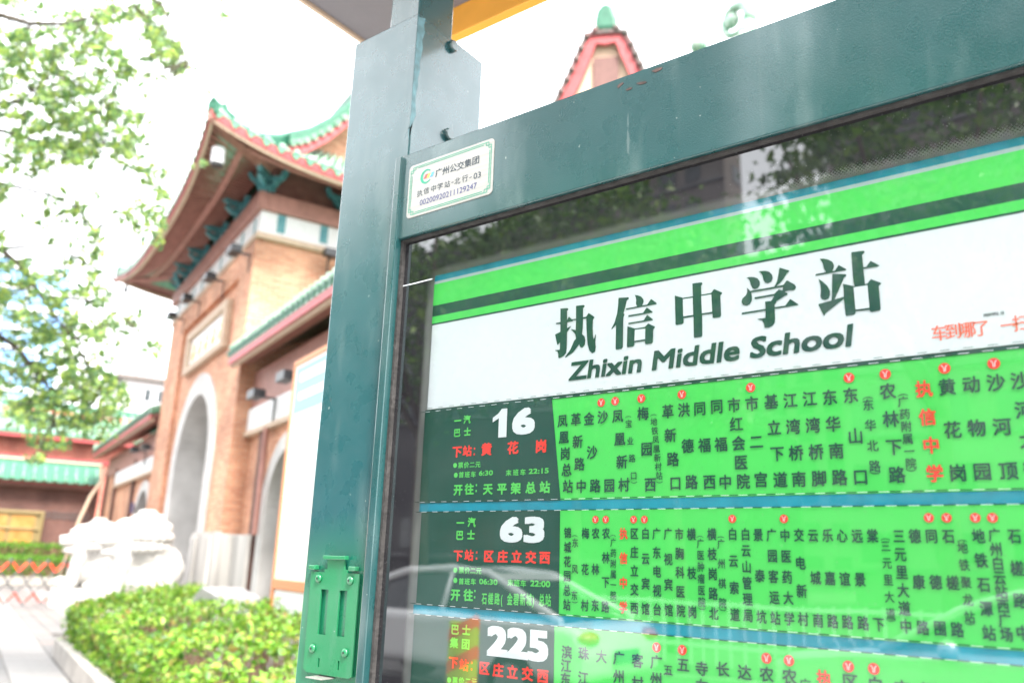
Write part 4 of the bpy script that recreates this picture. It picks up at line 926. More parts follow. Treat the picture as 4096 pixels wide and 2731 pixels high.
for side in range(4):
    b = MB(); NT, NS = 36, 7; vs = []; fs = []
    for i in range(NT + 1):
        for j in range(NS + 1): vs.append(roof_pt(side, i / NT, j / NS) + Vector((0, 0, .10)))
    for i in range(NT):
        for j in range(NS): k_ = i * (NS + 1) + j; fs.append((k_, k_ + NS + 1, k_ + NS + 2, k_ + 1))
    b.add(vs, fs); part(gate, 'roof_slope', b, M['tile'], smooth=True)
    # tile columns, each with its drip tile
    n_ = 38 if side in (0, 2) else 28
    for i in range(n_):
        t = (i + .5) / n_
        b = MB(); pts = [roof_pt(side, t, s) + Vector((0, 0, .15)) for s in (0, .2, .4, .6, .8, 1)]
        b.tube(pts, .075, 6)
        if side < 2:
            part(gate, 'tile_column', b, M['tilel'], smooth=True)
            e0 = eave_pt(side, t); tg = (eave_pt(side, min(1, t + .01)) - eave_pt(side, max(0, t - .01))).normalized() * .11
            out = Vector((0, -.02, 0)) if side == 0 else Vector((.02, 0, 0))
            b = MB(); q_ = [e0 - tg + out + Vector((0, 0, .08)), e0 + out + Vector((0, 0, -.05)), e0 + tg + out + Vector((0, 0, .08))]
            b.add(q_ + [p2 - out * 1.5 for p2 in q_], [(0, 1, 2), (5, 4, 3), (0, 3, 4, 1), (1, 4, 5, 2), (2, 5, 3, 0)]); part(gate, 'drip_tile', b, M['tile'])
    if side >= 2:
        pass
    # edge boards
    def frames(ds, dz, n_=30):
        out = []
        for i in range(n_ + 1):
            t = i / n_; p_ = eave_pt(side, t); inw = (top_pt(side, t) - p_); inw.z = 0; inw.normalize(); out.append((p_ + inw * ds + Vector((0, 0, dz)), inw, Vector((0, 0, 1))))
        return out
    b = MB(); b.sweep(frames(.02, -.10), [(0, 0), (.05, 0), (.05, .17), (0, .17)]); part(gate, 'red_eave_board', b, M['redtrim'])
    b = MB(); b.sweep(frames(.075, -.17), [(0, 0), (.09, 0), (.09, .10), (0, .10)]); part(gate, 'cream_eave_rail', b, M['cream'])
    # soffit and rafters
    b = MB(); vs = []; fs = []
    def soff(t, s):
        a = eave_pt(side, t); inn = {0: Vector((XL * (1 - t), -.0, 10.55)), 1: Vector((0, DEP * t, 10.55)), 2: Vector((XL * t, DEP, 10.55)), 3: Vector((XL, DEP * (1 - t), 10.55))}[side]
        return a.lerp(inn, s) + Vector((0, 0, -.02))
    for i in range(25):
        for j in range(4): vs.append(soff(i / 24, j / 3))
    for i in range(24):
        for j in range(3): k_ = i * 4 + j; fs.append((k_, k_ + 4, k_ + 5, k_ + 1))
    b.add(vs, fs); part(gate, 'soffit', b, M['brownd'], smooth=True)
    if side < 2:
        b = MB(); n_ = 62 if side == 0 else 44
        for i in range(n_):
            t = (i + .5) / n_; b.tube([soff(t, .05) + Vector((0, 0, -.05)), soff(t, .97) + Vector((0, 0, -.05))], .045, 4)
        part(gate, 'rafters', b, M['brown'], kind='stuff')
        b = MB(); pp_ = []
        for i in range(31):
            p_ = soff(i / 30, .52); pp_.append((p_ + Vector((0, 0, -.16)), (Vector((0, 1, 0)) if side == 0 else Vector((-1, 0, 0))), Vector((0, 0, 1))))
        b.sweep(pp_, [(-.07, 0), (.07, 0), (.07, .12), (-.07, .12)]); part(gate, 'eave_purlin', b, M['brown'])
# hip rafters and hip ridges
for side, t in ((0, 1), (0, 0), (2, 0), (2, 1)):
    e0 = eave_pt(side, t); cn_ = {(0, 1): Vector((0, 0, 0)), (0, 0): Vector((XL, 0, 0)), (2, 0): Vector((0, DEP, 0)), (2, 1): Vector((XL, DEP, 0))}[(side, t)]
    b = MB(); inn = Vector((cn_.x, cn_.y, 10.42)); b.tube([e0 + Vector((0, 0, -.12)), e0.lerp(inn, .5) + Vector((0, 0, -.14)), inn], [.09, .13, .15], 4); part(gate, 'hip_rafter', b, M['brown'])
    pts = [roof_pt(side, t, s) + Vector((0, 0, .14 + .14 * min(1, s * 4))) for s in (.02, .12, .25, .4, .6, .8, 1)]
    
    b = MB(); d_ = (pts[-1] - pts[0]); d_.z = 0; d_.normalize(); sd_ = Vector((-d_.y, d_.x, 0))
    b.sweep([(p_, sd_, Vector((0, 0, 1))) for p_ in pts], [(-.12, -.14), (.12, -.14), (.12, .12), (.05, .2), (-.05, .2), (-.12, .12)]); part(gate, 'hip_ridge', b, M['tileg'])
    for f_, h_ in ((.06, .06), (.30, .12)):
        k_ = pts[0].lerp(pts[2], f_ * 2.2)
        b = MB(); b.tube([k_ + Vector((0, 0, .1)), k_ + Vector((0, 0, .1 + h_ * .5)), k_ - d_ * .06 + Vector((0, 0, .1 + h_))], [.09, .08, .06], 8); b.ell(tuple(k_ - d_ * .06 + Vector((0, 0, .12 + h_))), .07, 8, 6); part(gate, 'ridge_ornament', b, M['tileg'], smooth=True)
# upper gable roof
prof = [(.30, 11.0), (.75, 11.25), (1.25, 11.72), (1.75, 12.35), (2.3, 13.1), (2.9, 13.95)]
for sgn in (0, 1):
    P2 = [((y if not sgn else DEP - y), z) for y, z in prof]
    b = MB(); vs = [(x, y, z + .12) for x in (XL - .35, .35) for y, z in P2] + [(x, y, z - .02) for x in (XL - .35, .35) for y, z in P2]; n_ = len(P2)
    fs = [(i, i + 1, n_ + i + 1, n_ + i) for i in range(n_ - 1)] + [(2 * n_ + i, 3 * n_ + i, 3 * n_ + i + 1, 2 * n_ + i + 1) for i in range(n_ - 1)]
    for o_ in (0, n_): fs += [(o_ + i, 2 * n_ + o_ + i, 2 * n_ + o_ + i + 1, o_ + i + 1) for i in range(n_ - 1)]
    b.add(vs, fs); part(gate, 'upper_roof_slope', b, M['tile'])
    for xg in (.28, XL - .28):
        s_ = 1 if xg > -4 else -1
        b = MB(); b.sweep([(Vector((xg, y, z)), Vector((s_, 0, 0)), Vector((0, 0, 1))) for y, z in P2], [(0, -.30), (.06, -.30), (.06, -.03), (0, -.03)]); part(gate, 'red_bargeboard', b, M['redtrim'])
        b = MB(); b.sweep([(Vector((xg - .1 * s_, y, z)), Vector((s_, 0, 0)), Vector((0, 0, 1))) for y, z in P2], [(-.1, .12), (.16, .12), (.16, .34), (.08, .42), (-.02, .42), (-.1, .34)]); part(gate, 'verge_ridge', b, M['tileg'])
        b = MB()
        for i in range(14):
            f_ = (i + .5) / 14 * (n_ - 1); k_ = int(f_); q_ = f_ - k_; y = P2[k_][0] * (1 - q_) + P2[k_ + 1][0] * q_; z = P2[k_][1] * (1 - q_) + P2[k_ + 1][1] * q_
            b.tube([(xg + .0, y, z + .06), (xg + .16 * s_, y, z + .0)], .08, 7)
        part(gate, 'verge_tiles', b, M['tilel'], kind='stuff')
b = MB(); GP = [(y, z) for y, z in prof] + [(DEP - y, z) for y, z in prof[::-1][1:]]
b.prism([(y, z - .05) for y, z in GP], -.55, -.35, 'x'); part(gate, 'gable_wall', b, M['brick'])
b = MB(); b.prism([(y, z - .05) for y, z in GP], XL + .35, XL + .55, 'x'); part(gate, 'gable_wall', b, M['brick'])
b = MB(); b.box(XL - .4, .4, 2.72, 3.08, 14.25, 14.85); part(gate, 'main_ridge', b, M['tileg'], bevel=.03)
# floodlights on the frieze, a lamp under the corner
def flood(parent, p_, rz, name='floodlight'):
    b = MB(); b.box(-.03, .03, -.34, 0, -.02, .02); b.box(-.24, .24, -.52, -.30, -.05, .12); b.box(-.22, .22, -.30, -.27, -.03, .10)
    b.tube([(0, -.02, 0), (0, -.02, -.45)], .02, 6)
    me = mesh_of(name, b, M['black']); o = bpy.data.objects.new(name, me); COL.objects.link(o); o.parent = parent; o.location = Vector(p_) - BASE[parent.name]; o.rotation_euler = (0, 0, rz); BASE[o.name] = BASE[parent.name]
    return o
for (x, y) in ((542, 579), (485, 641), (432, 689), (397, 729)):
    p_ = on_gY(x, y, -.45); flood(gate, (p_.x, -.10, p_.z), 0)
p_ = on_gX(765, 588, .45); flood(gate, (.10, p_.y, p_.z), math.pi / 2)
p_ = eave_pt(0, .955) + Vector((0, .35, -.35)); b = MB(); b.tube([p_, p_ + Vector((0, 0, -.34))], .14, 12); b.tube([p_ + Vector((0, 0, -.345)), p_ + Vector((0, 0, -.40))], .13, 12, 1); part(gate, 'eave_lamp', b, [M['white'], M['black']])
b = MB(); p_ = on_gY(289, 664, -1.7); b.tube([p_ + Vector((0, 0, .12)), p_ - Vector((0, 0, .1))], [.05, .09], 10); b.tube([p_ + Vector((0, 0, .12)), Vector((p_.x, p_.y, 10.55))], .008, 4); part(gate, 'wind_bell', b, M['black'])

# ------------------------------------------------------------------ side wings
def wing(xa, xb, label, cx, base, sgn):
    """one-storey wing between xa (gatehouse side) and xb (outer end)"""
    t = thing('gate_wing', label, 'building', base, 'G', 'low wings beside the gatehouse')
    x0, x1 = min(xa, xb), max(xa, xb); YW = .28
    b = MB(); arch_wall(b, x0, x1, 5.5, cx, 1.55, 2.3, YW, YW + .5); part(t, 'front_wall', b, M['brick'])
    b = MB(); arch_ring(b, cx, 1.22, 1.57, 2.3, YW - .06, YW + .55); part(t, 'arch_surround', b, M['stone'], bevel=.015)
    b = MB(); b.box(x0, x1, 4.3, 4.6, 0, 6.2); part(t, 'rear_wall', b, M['brick'])
    xe = x0 if sgn < 0 else x1 - .3
    b = MB(); b.prism([(YW + .5, 0), (4.3, 0), (4.3, 6.2), (2.4, 7.0), (YW + .5, 5.9)], xe, xe + .3, 'x'); part(t, 'end_wall', b, M['brick'])
    b = MB(); b.box(x0, x1, YW - .06, YW, 4.62, 5.45); part(t, 'plaster_band', b, M['brown'])
    b = MB(); b.box(x0 if sgn > 0 else x0 + 3.2, x1, YW - .11, YW - .062, 4.12, 4.60); part(t, 'white_frieze', b, M['whitewash'])
    b = MB(); b.box(x0 if sgn > 0 else x0 + 3.2, x1, YW - .16, YW - .001, 4.0, 4.10); part(t, 'stone_moulding', b, M['cream'])
    for xx in ((cx - 2.0 if sgn > 0 else cx + 1.9), (cx + 1.9 if sgn > 0 else cx - 2.6)) + ((x0 + .05, x0 + 2.9) if sgn < 0 else (x1 - .5,)):
        b = MB(); b.box(xx, xx + .30, YW - .10, YW - .001, 0, 4.0 if sgn > 0 else 4.8); part(t, 'pilaster', b, M['brick_dark'])
    b = MB(); b.box((.285 if sgn > 0 else x0), (1.38 if sgn > 0 else x1), YW - .2, YW - .11, 0, 1.9 if sgn > 0 else .9); part(t, 'stone_plinth', b, M['plinth'], bevel=.015)
    # iron grille and door behind the arch
    b = MB()
    for i in range(13): b.tube([(cx - 1.15 + i * .19, YW + .45, .1), (cx - 1.15 + i * .19, YW + .45, 3.4)], .018, 5)
    for z in (.3, 1.2, 2.3, 2.5): b.box(cx - 1.2, cx + 1.2, YW + .43, YW + .47, z, z + .05)
    part(t, 'window_grille', b, M['black'], kind='stuff')
    b = MB(); b.box(cx - 1.3, cx + 1.3, YW + .9, YW + .95, 0, 3.9); part(t, 'dark_door', b, M['brownd'])
    # roof
    ye, ze = -.40, 5.72; yr, zr = 2.4, 7.1
    o0, o1 = x0 - (.9 if sgn < 0 else -.02), x1 + (.9 if sgn > 0 else -.02)
    def rp(y):
        f_ = (y - ye) / (yr - ye); return ze + (zr - ze) * f_ - .12 * math.sin(math.pi * f_)
    ys = [ye + (yr - ye) * i / 5 for i in range(6)]
    b = MB(); pr_ = [(y, rp(y) + .14) for y in ys] + [(yr * 2 - y, rp(y) + .14) for y in ys[::-1][1:]]; lo_ = [(y, z - .16) for y, z in pr_[::-1]]
    b.prism(pr_ + lo_, o0, o1, 'x'); part(t, 'roof', b, M['tile'])
    n_ = int((o1 - o0) / .27)
    for i in range(n_):
        x = o0 + (i + .5) * (o1 - o0) / n_
        b = MB(); b.tube([(x, y - .02, rp(y) + .17) for y in ys], .07, 6); part(t, 'tile_column', b, M['tilel'], smooth=True)
    b = MB()
    for i in range(n_):
        x = o0 + (i + 0.0) * (o1 - o0) / n_; b.prism([(x - .1, ze + .12), (x, ze - .02), (x + .1, ze + .12)], ye - .03, ye - .01, 'y')
    part(t, 'drip_tiles', b, M['tileg'], kind='stuff')
    b = MB(); b.box(o0, o1, ye + .002, ye + .05, ze - .18, ze - .03); part(t, 'red_eave_board', b, M['redtrim'])
    b = MB(); b.box(o0, o1, ye + .055, ye + .14, ze - .24, ze - .16); part(t, 'cream_eave_rail', b, M['cream'])
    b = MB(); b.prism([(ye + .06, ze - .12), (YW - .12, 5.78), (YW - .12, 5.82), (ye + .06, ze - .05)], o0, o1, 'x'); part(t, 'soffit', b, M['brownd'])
    b = MB()
    for i in range(int((o1 - o0) / .2)): x = o0 + .1 + i * .2; b.tube([(x, ye + .1, ze - .16), (x, YW - .12, 5.70)], .035, 4)
    part(t, 'rafters', b, M['brown'], kind='stuff')
    b = MB(); b.box(o0 - .05, o1 + .05, yr - .12, yr + .12, zr + .1, zr + .5); part(t, 'roof_ridge', b, M['tileg'], bevel=.03)
    xo = o0 if sgn < 0 else o1
    b = MB(); b.sweep([(Vector((xo, y, rp(y))), Vector((1, 0, 0)), Vector((0, 0, 1))) for y in ys], [(-.1, .12), (.1, .12), (.1, .4), (-.1, .4)]); part(t, 'verge_ridge', b, M['tilel'])
    return t
wr = wing(.002, 8.6, 'brick side wing with green tiled eave right of the tall gatehouse', 3.05, (4.3, 2.4, 0), 1)
wl = wing(XL - .002, -22.6, 'far brick side wing left of the tall gatehouse, behind the marble lions', -12.5, (-16, 2.4, 0), -1)
for (x, y) in ((674, 872), (604, 912)):
    p_ = on_gY(x, y, -.1); flood(wr, (p_.x, .16, p_.z), 0)
for (x, y) in ((345, 1030), (318, 1036)):
    p_ = on_gY(x, y, -.1); flood(wl, (p_.x, .16, p_.z), 0)
p_ = on_gY(618, 930, .12); b = MB(); b.tube([(p_.x, .12, 4.0), (p_.x, .12, 1.9)], .06, 8); part(wr, 'downpipe', b, M['brown'])
p_ = on_gY(304, 1166, .15); b = MB(); b.box(p_.x - .16, p_.x + .16, .12, .16, p_.z - .18, p_.z + .18); part(wl, 'blue_number_sign', b, M['inkblue'])

# information board standing before the right wing
bd = thing('poster_board', 'white notice board with blue heading and orange brown frame beside the teal post', 'notice board', (8.6, -1, 0), 'G')
b = MB(); b.box(6.95, 7.03, -1.08, -1.0, .5, 4.2); b.box(10.17, 10.25, -1.08, -1.0, .5, 4.2); b.box(7.03, 10.17, -1.08, -1.0, 4.12, 4.2); b.box(7.03, 10.17, -1.08, -1.0, 1.08, 1.22); part(bd, 'orange_frame', b, M['orangef'], bevel=.01)
b = MB(); b.box(7.03, 10.17, -1.06, -1.02, 1.22, 4.12); sh = part(bd, 'poster_sheet', b, M['poster'])
b = MB(); b.box(7.06, 10.14, -1.064, -1.061, 3.42, 4.08); part(sh, 'blue_heading', b, M['skyblue'])
b = MB(); b.box(7.25, 9.9, -1.067, -1.065, 3.86, 3.98); b.box(7.25, 9.4, -1.067, -1.065, 3.60, 3.70); part(sh, 'heading_lines', b, M['poster'], kind='stuff')
b = MB()
for i in range(12): b.box(7.2, 7.2 + random.uniform(2.1, 2.8), -1.064, -1.061, 3.28 - i * .12, 3.325 - i * .12)
part(sh, 'pale_blue_lines', b, M['posterb'], kind='stuff')
b = MB(); b.box(7.1, 10.1, -1.07, -1.0, 0, 1.075); part(bd, 'white_base', b, M['white'], bevel=.01)

# ------------------------------------------------------------------ pavilion whose gable rises over the beam
pv = thing('pavilion', 'pavilion gable with red bargeboards and green finial rising above the beam', 'pavilion', (5.39, 5.9, 0), 'G', rz=R(46))
gc = on_gY(1400, 120, 6.0)
cx = 5.39
prof = [(1.65, 10.7), (1.18, 11.5), (.93, 12.05), (.76, 12.45), (.60, 12.88), (.39, 13.38), (0, 13.40)]
GP = [(cx - x, z) for x, z in prof] + [(cx + x, z) for x, z in prof[::-1][1:]]
b = MB(); b.prism([(x + (cx - x) * .08, z - .12) for x, z in GP], 6.0, 6.25, 'y'); part(pv, 'cream_gable', b, mat('cream_gable_wall', (.60, .44, .33), rough=.8, var=.06))
b = MB()
sec = [(0, -.26), (.10, -.26), (.10, 0), (0, 0)]
up_ = []
for i, (x, z) in enumerate(GP):
    a_ = Vector(GP[max(0, i - 1)]); c_ = Vector(GP[min(len(GP) - 1, i + 1)]); tg = (c_ - a_).normalized(); nn = Vector((-tg.y, 0, tg.x)); up_.append((Vector((x, 5.82, z)), Vector((0, 1, 0)), nn))
b.sweep(up_, sec); part(pv, 'red_bargeboard', b, M['redtrim'])
b = MB(); b.sweep([(p_ , s_, n_) for p_, s_, n_ in up_], [(-.06, .002), (.5, .002), (.5, .10), (-.06, .10)]); dkt = mat('sooty_tile', (.045, .06, .05), rough=.5, col2=(.14, .05, .05), vscale=5); part(pv, 'roof', b, dkt)
for i in range(9):
    for sg in (-1, 1):
        f_ = .4 + i * .62; k_ = min(int(f_), 5); q_ = f_ - k_
        x = prof[k_][0] * (1 - q_) + prof[k_ + 1][0] * q_ if k_ < 6 else 0; z = prof[k_][1] * (1 - q_) + prof[k_ + 1][1] * q_ if k_ < 6 else 13.38
        b = MB(); b.tube([(cx + sg * x, 5.74, z + .12), (cx + sg * x, 6.3, z + .10)], .08, 7); part(pv, 'verge_tile', b, dkt, smooth=True)
b = MB(); b.box(cx - .29, cx + .29, 5.93, 5.999, 11.2, 12.86); part(pv, 'brown_gable_shutter', b, mat('brown_shutter', (.17, .085, .075), rough=.7, var=.1))
b = MB(); b.tube([(cx - .30, 5.86, 13.50), (cx, 5.86, 13.47), (cx + .30, 5.86, 13.50)], .055, 8); part(pv, 'white_ridge_roll', b, M['white'], smooth=True)
b = MB(); b.prism([(cx - .26, 13.54), (cx + .26, 13.54), (cx + .25, 13.85), (cx + .19, 14.12), (cx + .06, 14.24), (cx - .10, 14.24), (cx - .21, 14.08), (cx - .25, 13.85)], 5.8, 6.2, 'y'); part(pv, 'green_finial', b, M['tileg'], bevel=.08)
b = MB(); b.box(cx - .12, cx + .12, 6.2, 7.0, 13.35, 13.5); part(pv, 'roof_ridge', b, M['tilel'])
b = MB(); b.box(cx - 1.5, cx + 1.5, 6.25, 7.2, 0, 10.7); part(pv, 'brick_body', b, M['brick'])
# dragon shaped ridge ornament further along the roofs
dr = thing('rear_hall', 'green tiled rear hall with a curled dragon ornament above the beam', 'hall', (12.3, 12, 0), 'G')
c1 = on_gY(1690, 52, 8.0); c2 = on_gY(1606, 106, 8.0)
b = MB(); b.tube([c1 + Vector((.75 * math.cos(a) * (1 - a / 14), 0, .8 * math.sin(a) * (1 - a / 14))) * .55 for a in [k_ * .45 - .6 for k_ in range(14)]], [.17 - k_ * .009 for k_ in range(14)], 8)
b.tube([c1 + Vector((.38, 0, -.1)), c1 + Vector((.30, 0, -.6)), c1 + Vector((0, 0, -1.2)), c1 + Vector((-.2, 0, -1.8))], [.16, .22, .3, .36], 8); b.ell(tuple(c1 + Vector((-.1, 0, .1))), (.2, .14, .2), 10, 7)
part(dr, 'dragon_ornament', b, M['tilel'], smooth=True)
b = MB(); b.ell(tuple(c2), .22, 12, 8); b.tube([c2, c2 - Vector((0, 0, .9))], .09, 8); part(dr, 'ball_ornament', b, M['tilel'], smooth=True)
zt = c1.z - 1.7
b = MB(); b.box(c2.x - 1.5, c1.x + 6, 7.8, 8.2, zt - .5, zt); part(dr, 'roof_ridge', b, M['tileg'], bevel=.03)
b = MB(); b.prism([(4.8, zt - 3.2), (8, zt - .4), (11.2, zt - 3.2), (11.2, zt - 3.4), (8, zt - .7), (4.8, zt - 3.4)], c2.x - 1.2, c1.x + 6.4, 'x'); part(dr, 'roof', b, M['tile'])
b = MB(); b.box(c2.x - .6, c1.x + 6, 5.6, 10.4, 0, zt - 3.2); part(dr, 'brick_body', b, M['brick'])

# ------------------------------------------------------------------ low courtyard wall with green coping
lw = thing('courtyard_wall', 'dark brick courtyard wall with green tiled coping and lattice vents', 'wall', (-25.2, -6, 0), 'G')
b = MB(); b.box(-25.4, -25.0, -13, .27, 0, 4.55); part(lw, 'brick_body', b, M['brick_dark'])
b = MB(); b.prism([(-24.3, 4.42), (-25.2, 5.32), (-26.1, 4.42), (-26.1, 4.36), (-25.2, 5.22), (-24.3, 4.36)], -13.1, .2, 'y'); part(lw, 'coping', b, M['tileg'])
for i in range(32):
    y = -13 + i * .42; b = MB(); b.tube([(-24.28, y, 4.48), (-24.95, y, 5.12)], .075, 6); b.ell((-24.27, y, 4.47), .10, 6, 4); part(lw, 'tile_column', b, M['tile'], smooth=True)
b = MB(); b.tube([(-25.2, -13.1, 5.38), (-25.2, .25, 5.38)], .06, 8); part(lw, 'ridge_roll', b, M['cream'])
b = MB(); b.box(-24.42, -24.36, -13.1, .2, 4.30, 4.38); part(lw, 'red_board', b, M['redtrim'])
b = MB(); b.box(-24.999, -24.7, -13.1, .2, 4.15, 4.29); part(lw, 'cornice', b, M['brownd'])
for i in range(18):
    y = -7 + i * .40; z = 2.95; b = MB()
    for s_ in (-1, 1): b.tube([(-24.98, y + s_ * .08 + .10 * math.cos(a), z + .15 * math.sin(a)) for a in [k_ * math.pi / 4 for k_ in range(9)]], .022, 4)
    part(lw, 'vent_tile', b, M['greyp'])
nb = thing('glazed_notice_case', 'bronze framed glass notice case with amber posters on the courtyard wall', 'notice case', (-24.7, -5.2, 0), 'G')
p1 = on_gX(104, 1172, -24.6); p0 = on_gX(92, 1243, -24.6)
ya, yb, za, zb = -8.0, p1.y, 1.55, p1.z - .05
b = MB(); b.box(-24.75, -24.6, ya, yb, zb - .12, zb); b.box(-24.75, -24.6, ya, yb, za, za + .1); b.box(-24.75, -24.6, yb - .12, yb, za + .1, zb - .12); b.box(-24.75, -24.6, ya, ya + .12, za + .1, zb - .12)
b.box(-24.72, -24.62, ya + .12, yb - .12, (za + zb) / 2 - .04, (za + zb) / 2 + .04); part(nb, 'bronze_frame', b, M['olive'], bevel=.01)
for i in range(3):
    b = MB(); y0_ = yb - .2 - (i + 1) * 1.05; b.box(-24.70, -24.68, y0_, y0_ + .92, za + .15, zb - .2); part(nb, 'amber_poster', b, M['amber'])
b = MB(); b.box(-24.76, -24.72, ya + .05, yb - .05, za, zb); part(nb, 'back_panel', b, M['olive'])
b = MB(); b.box(-24.72, -24.70, ya, yb, 0, 1.5); part(nb, 'base_panel', b, M['brick_dark'])

# hall behind the courtyard wall
hl_ = thing('red_brick_hall', 'red brick hall with two tiers of green tiled roof behind the courtyard wall', 'hall', (-34, -4, 0), 'G')
b = MB(); b.box(-40, -32, -22, 7, 0, 7.35); part(hl_, 'brick_body', b, M['brick_red'])
b = MB(); b.box(-31.995, -31.9, -22, 7, 6.05, 6.2); part(hl_, 'brick_course', b, M['redtrim'])
for tier, (z0, xo) in enumerate(((7.35, -31.2), (8.35, -33.0))):
    b = MB(); b.prism([(xo, z0), (xo - 2.2, z0 + 1.0), (xo - 2.2, z0 + .8), (xo, z0 - .1)], -22.5, 7.5, 'y'); part(hl_, 'tile_roof', b, M['tile'])
    for i in range(62):
        y = -22 + i * .48; b = MB(); b.tube([(xo + .03, y, z0 + .08), (xo - 1.6, y, z0 + .84)], .1, 6); part(hl_, 'tile_column', b, M['tilel'], smooth=True)
    b = MB(); b.box(xo - .15, xo - .05, -22.5, 7.5, z0 - .3, z0 - .06); part(hl_, 'red_eave_board', b, M['redtrim'])
b = MB(); b.box(-40, -33.6, -21, 6, 7.35, 8.9); part(hl_, 'upper_storey', b, M['brick_red'])
b = MB(); b.tube([(-35.2, -22.5, 9.4), (-35.2, 7.5, 9.4)], .2, 8); part(hl_, 'ridge_roll', b, M['tileg'])

# distant buildings
wb = thing('white_apartment_block', 'pale block with small paired windows far behind the wing roof', 'building', (-62, 9, 0), 'G')
b = MB(); b.box(-70, -60, 4.6, 30, 0, 16.2); part(wb, 'wall', b, mat('pale_render', (.78, .79, .78), rough=.8, var=.04))
b = MB(); b.box(-70.4, -59.4, 4.2, 30.4, 16.201, 16.55); part(wb, 'roof_slab', b, M['concrete'])
for y in (6.5, 7.6, 11, 12.1, 16, 17.1):
    for z in (14.3, 10.8):
        b = MB(); b.box(-60.001, -59.95, y, y + .75, z, z + 1.3); wf = part(wb, 'window', b, M['white']); b = MB(); b.box(-59.949, -59.93, y + .1, y + .65, z + .1, z + 1.2); part(wf, 'pane', b, M['glassdark'])
bt = thing('blue_glass_tower', 'blue glass office tower seen through the tree leaves', 'tower', (-104, -2, 0), 'G')
b = MB(); b.box(-112, -100, -8, 1.5, 0, 37); part(bt, 'glass_body', b, M['bluglass'])
b = MB()
for z in np.arange(2, 37, 2.6): b.box(-99.99, -99.8, -8.05, 1.55, z, z + .5)
for y in np.arange(-8, 1.6, 2.4): b.box(-99.99, -99.75, y - .12, y + .12, 0, 37.1)
part(bt, 'mullion_grid', b, M['white'], kind='stuff')

# hedges in the raised bed before the courtyard wall
pl = thing('wall_planter', 'long grey stone planter with two tiers of clipped hedge by the courtyard wall', 'planter', (-22.6, -5, 0), 'G')
b = MB(); b.box(-21.6, -21.4, -13, -.3, 0, .36); part(pl, 'kerb', b, M['kerb'], bevel=.02)
b = MB(); b.box(-24.6, -21.6, -13, -.3, 0, .30); part(pl, 'soil_bed', b, M['soil'])
def hedge_block(parent, name, x0, x1, y0, y1, z0, z1, n_, size, material, core=True, noisy=.06):
    base = BASE[parent.name]
    P_ = rng.uniform(size=(n_, 3)); A_ = np.array([(x1 - x0) * (y1 - y0), (y1 - y0) * (z1 - z0), (x1 - x0) * (z1 - z0)])
    f_ = rng.choice(4, size=n_, p=np.array([A_[0], A_[1], A_[2] / 2, A_[2] / 2]) / (A_[0] + A_[1] + A_[2]))
    X = x0 + (x1 - x0) * P_[:, 0]; Y_ = y0 + (y1 - y0) * P_[:, 1]; Z = z0 + (z1 - z0) * P_[:, 2]
    Z = np.where(f_ == 0, z1 + rng.normal(0, noisy, n_), Z); X = np.where(f_ == 1, x1 + rng.normal(0, noisy, n_), X)
    Y_ = np.where(f_ == 2, y0 + rng.normal(0, noisy, n_), Y_); Y_ = np.where(f_ == 3, y1 + rng.normal(0, noisy, n_), Y_)
    me = leaf_mesh(name, np.stack([X - base.x, Y_ - base.y, Z - base.z], 1), size, material, up=.25)
    link_mesh(name, me, parent, 'stuff')
    if core:
        b = MB(); b.box(x0 + .1, x1 - .1, y0 + .1, y1 - .1, z0, z1 - .1); part(parent, 'dark_twigs', b, M['stem'])
h1 = thing('clipped_hedge', 'taller clipped hedge row at the back of the stone planter', 'hedge', (-23.9, -6, 0), 'G', 'clipped hedge rows in the planter')
hedge_block(h1, 'foliage', -24.4, -23.4, -12.5, -.5, .3, 1.62, 7000, .11, M['hedge_far'])
h2 = thing('clipped_hedge', 'lower clipped hedge row at the front of the stone planter', 'hedge', (-22.2, -6, 0), 'G', 'clipped hedge rows in the planter')
hedge_block(h2, 'foliage', -22.9, -21.65, -12.5, -.6, .3, 1.12, 7000, .10, M['hedge_far'])

# leaning rusty pole
p_a = on_gX(246, 1076, -20.5); p_b = on_gX(208, 1140, -20.7); p_c = on_gX(182, 1195, -20.8)
b = MB(); b.tube([p_a, p_a.lerp(p_b, .5) + Vector((0, .06, 0)), p_b, p_c, Vector((p_c.x, p_c.y - .45, .01))], [.05, .06, .07, .07, .07], 8)
single('leaning_pole', b, M['cream'], 'thin grey brown pole leaning behind the left marble lion', 'pole', (p_c.x, p_c.y, 0), 'G', smooth=True)

